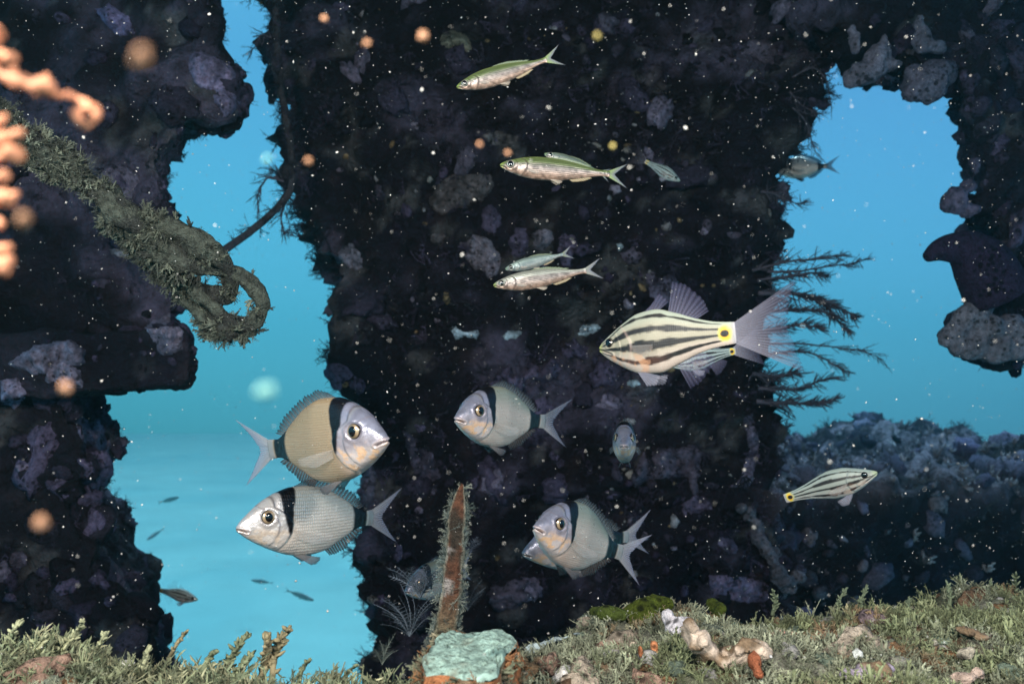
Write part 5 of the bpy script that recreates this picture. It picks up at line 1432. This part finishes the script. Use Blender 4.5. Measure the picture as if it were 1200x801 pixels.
# ------------------------------------------------------------------ orange polyps close to the lens, at the left
oc = empty('orange_soft_coral', P(-20, 200, .30), 'bright orange soft coral branches close to the lens at the left edge', 'coral')
ORG = np.array([.62, .27, .15])
def orange(pts, r, seed, nub=5):
    A = Acc(); pp = spline(np.array([P(*q) for q in pts]), 30)
    V, F = tube(pp, r * (1 + .30 * np.sin(np.linspace(0, 8, 30) + seed) + .2 * np.sin(np.linspace(0, 21, 30) + 2 * seed)), 12)
    V = V + .0010 * fbm(V * 260, 3, seed)[:, None]; A.add(V, F, ORG * (1 + .3 * fbm(V * 300, 2, seed))[:, None])
    q = np.random.default_rng(seed)
    for k in range(nub):                                        # little polyps budding from the branch
        b0 = pp[q.integers(2, 29)]; dr = q.normal(0, 1, 3); dr /= np.linalg.norm(dr)
        V, F = tube(np.array([b0, b0 + dr * r * 1.2, b0 + dr * r * 2.0]), np.array([.5, .6, .35]) * r, 7); A.add(V, F, ORG * q.uniform(.8, 1.15))
    A.build('branch', M_ORANGE, oc)
D_ = .22
orange([(-60, 62, D_), (-20, 74, D_), (12, 90, D_), (38, 98, D_), (62, 104, D_)], .0017, 1, 9)
orange([(56, 104, D_), (72, 112, .225), (84, 114, .23), (100, 122, .23), (116, 128, .23)], .0010, 2, 3)
orange([(100 + 12 * math.cos(t), 137 + 10 * math.sin(t), .228) for t in np.linspace(-.6, 5.2, 10)], .0011, 3, 2)
orange([(-30, 58, D_), (-10, 46, D_), (4, 38, D_)], .0016, 4, 3)
orange([(-30, 72, D_), (0, 66, D_), (14, 68, .215)], .0014, 5, 3)
orange([(-34, 30, D_), (-32, 90, D_), (-30, 150, D_), (-33, 210, D_), (-28, 270, D_), (-24, 330, D_), (-30, 460, D_)], .0026, 6, 4)
for k, (a, b, r) in enumerate([(0, 143, .0014), (8, 164, .0022), (13, 182, .0019), (4, 207, .0010), (8, 233, .0017), (0, 262, .0012), (8, 292, .0011), (10, 308, .0020)]):
    orange([(-36, b + 10, D_), (-20, b + 5, D_), (a - 6, b, .218), (a + 2, b - 2, .216)], r, 10 + k, 3)

# ------------------------------------------------------------------ drifting matter
A = Acc(); rr = np.random.default_rng(77)
OV_, OF_ = np.array([[1, 0, 0], [-1, 0, 0], [0, 1, 0], [0, -1, 0], [0, 0, 1], [0, 0, -1]], float), np.array([[0, 2, 4], [2, 1, 4], [1, 3, 4], [3, 0, 4], [2, 0, 5], [1, 2, 5], [3, 1, 5], [0, 3, 5]])
NS = 5600
dd = .35 + 2.0 * rr.random(NS) ** .75
for k in range(NS):
    d = dd[k]; 
    while True:
        p = P(rr.uniform(-60, 1260), rr.uniform(-60, 800), d)
        if fbm(p[None] * 4.5, 3, 5)[0] + .12 > rr.uniform(-.35, .35): break
    r = rr.choice([.00026, .0004, .0006, .0009], p=[.52, .34, .12, .02]) * (.62 + .70 * d)
    s = r * np.array([rr.uniform(.6, 2.2), 1, rr.uniform(.6, 1.4)])
    R = rot_to(rr.normal(0, 1, (1, 3)), rr.uniform(0, 6, 1))[0]
    A.add((OV_ * s) @ R.T + p, OF_, np.array([.75, .74, .70]) * rr.uniform(.5, 1))
tag(A.build('marine_snow', M_SNOW, None, False), 'fine white specks of marine snow drifting through the water', kind='stuff')
BIG = [('large orange out of focus particle under the top left wreck', 165, 65, .12, .0012), ('orange blurred particle below the coral at the far left', 27, 256, .15, .0010), ('orange blurred particle on the dark wreck leg', 48, 612, .16, .0010),
       ('tan blurred particle above the highest smelt', 495, 42, .24, .0016), ('small orange blurred particle left of the highest smelt', 430, 50, .24, .0010), ('yellowish blurred particle right of the highest smelt', 700, 42, .24, .0009),
       ('small orange particle just over the head of the second smelt', 595, 179, .28, .0009), ('small orange particle up left of the second smelt', 562, 169, .28, .0009), ('yellow particle by the small dark cardinalfish', 718, 171, .28, .0009),
       ('tan blurred particle beside the pillar edge near the cable', 361, 188, .24, .0010), ('dull tan particle under the steel crossbeam', 77, 454, .18, .0010), ('blurred particle at the top left of the pillar', 380, 22, .28, .0011),
       ('pale translucent drifting blob in the left gap over the tan bream', 312, 458, .14, .0013), ('small pale drifting blob in the left gap beside the cable bend', 313, 186, .2, .0009)]
for i, (lab, px, py, d, r) in enumerate(BIG):
    V, F = lump(ICO3, .55, 1.5, i, (1, .8, 1.15)); c = (.58, .30, .17) if i < 12 else (.25, .55, .50)
    if i in (5, 8): c = (.55, .45, .15)
    A = Acc(); A.add(V * r * (.9 if d < .2 else .72) + P(px, py, d), F, c); tag(A.build('drifting_particle', M_ORANGE), lab, 'particle', 'larger drifting particles')

# ------------------------------------------------------------------ water, as a closed box of even density
def water_volume():
    x0, x1, y0, y1, z0, z1 = -46, 46, -14, 48, -1.4, CZ + 4.5
    V = np.array([(x, y, z) for x in (x0, x1) for y in (y0, y1) for z in (z0, z1)])
    F = [[0, 1, 3, 2], [4, 6, 7, 5], [0, 4, 5, 1], [2, 3, 7, 6], [0, 2, 6, 4], [1, 5, 7, 3]]
    m = bpy.data.materials.new('sea_water'); m.use_nodes = True; nt = m.node_tree; nt.nodes.clear()
    out = nt.nodes.new('ShaderNodeOutputMaterial'); pv = nt.nodes.new('ShaderNodeVolumePrincipled')
    pv.inputs['Color'].default_value = WATER_COL; pv.inputs['Density'].default_value = WATER_DENS; pv.inputs['Anisotropy'].default_value = 0.82
    nt.links.new(pv.outputs[0], out.inputs['Volume'])
    o = obj('haze', mesh_of('haze', V, F, None, False), m)
    tag(o, 'blue sea water that far things fade into', kind='stuff')
WATER_COL = (0.42, 0.96, 1.0, 1); WATER_DENS = 0.026
water_volume()
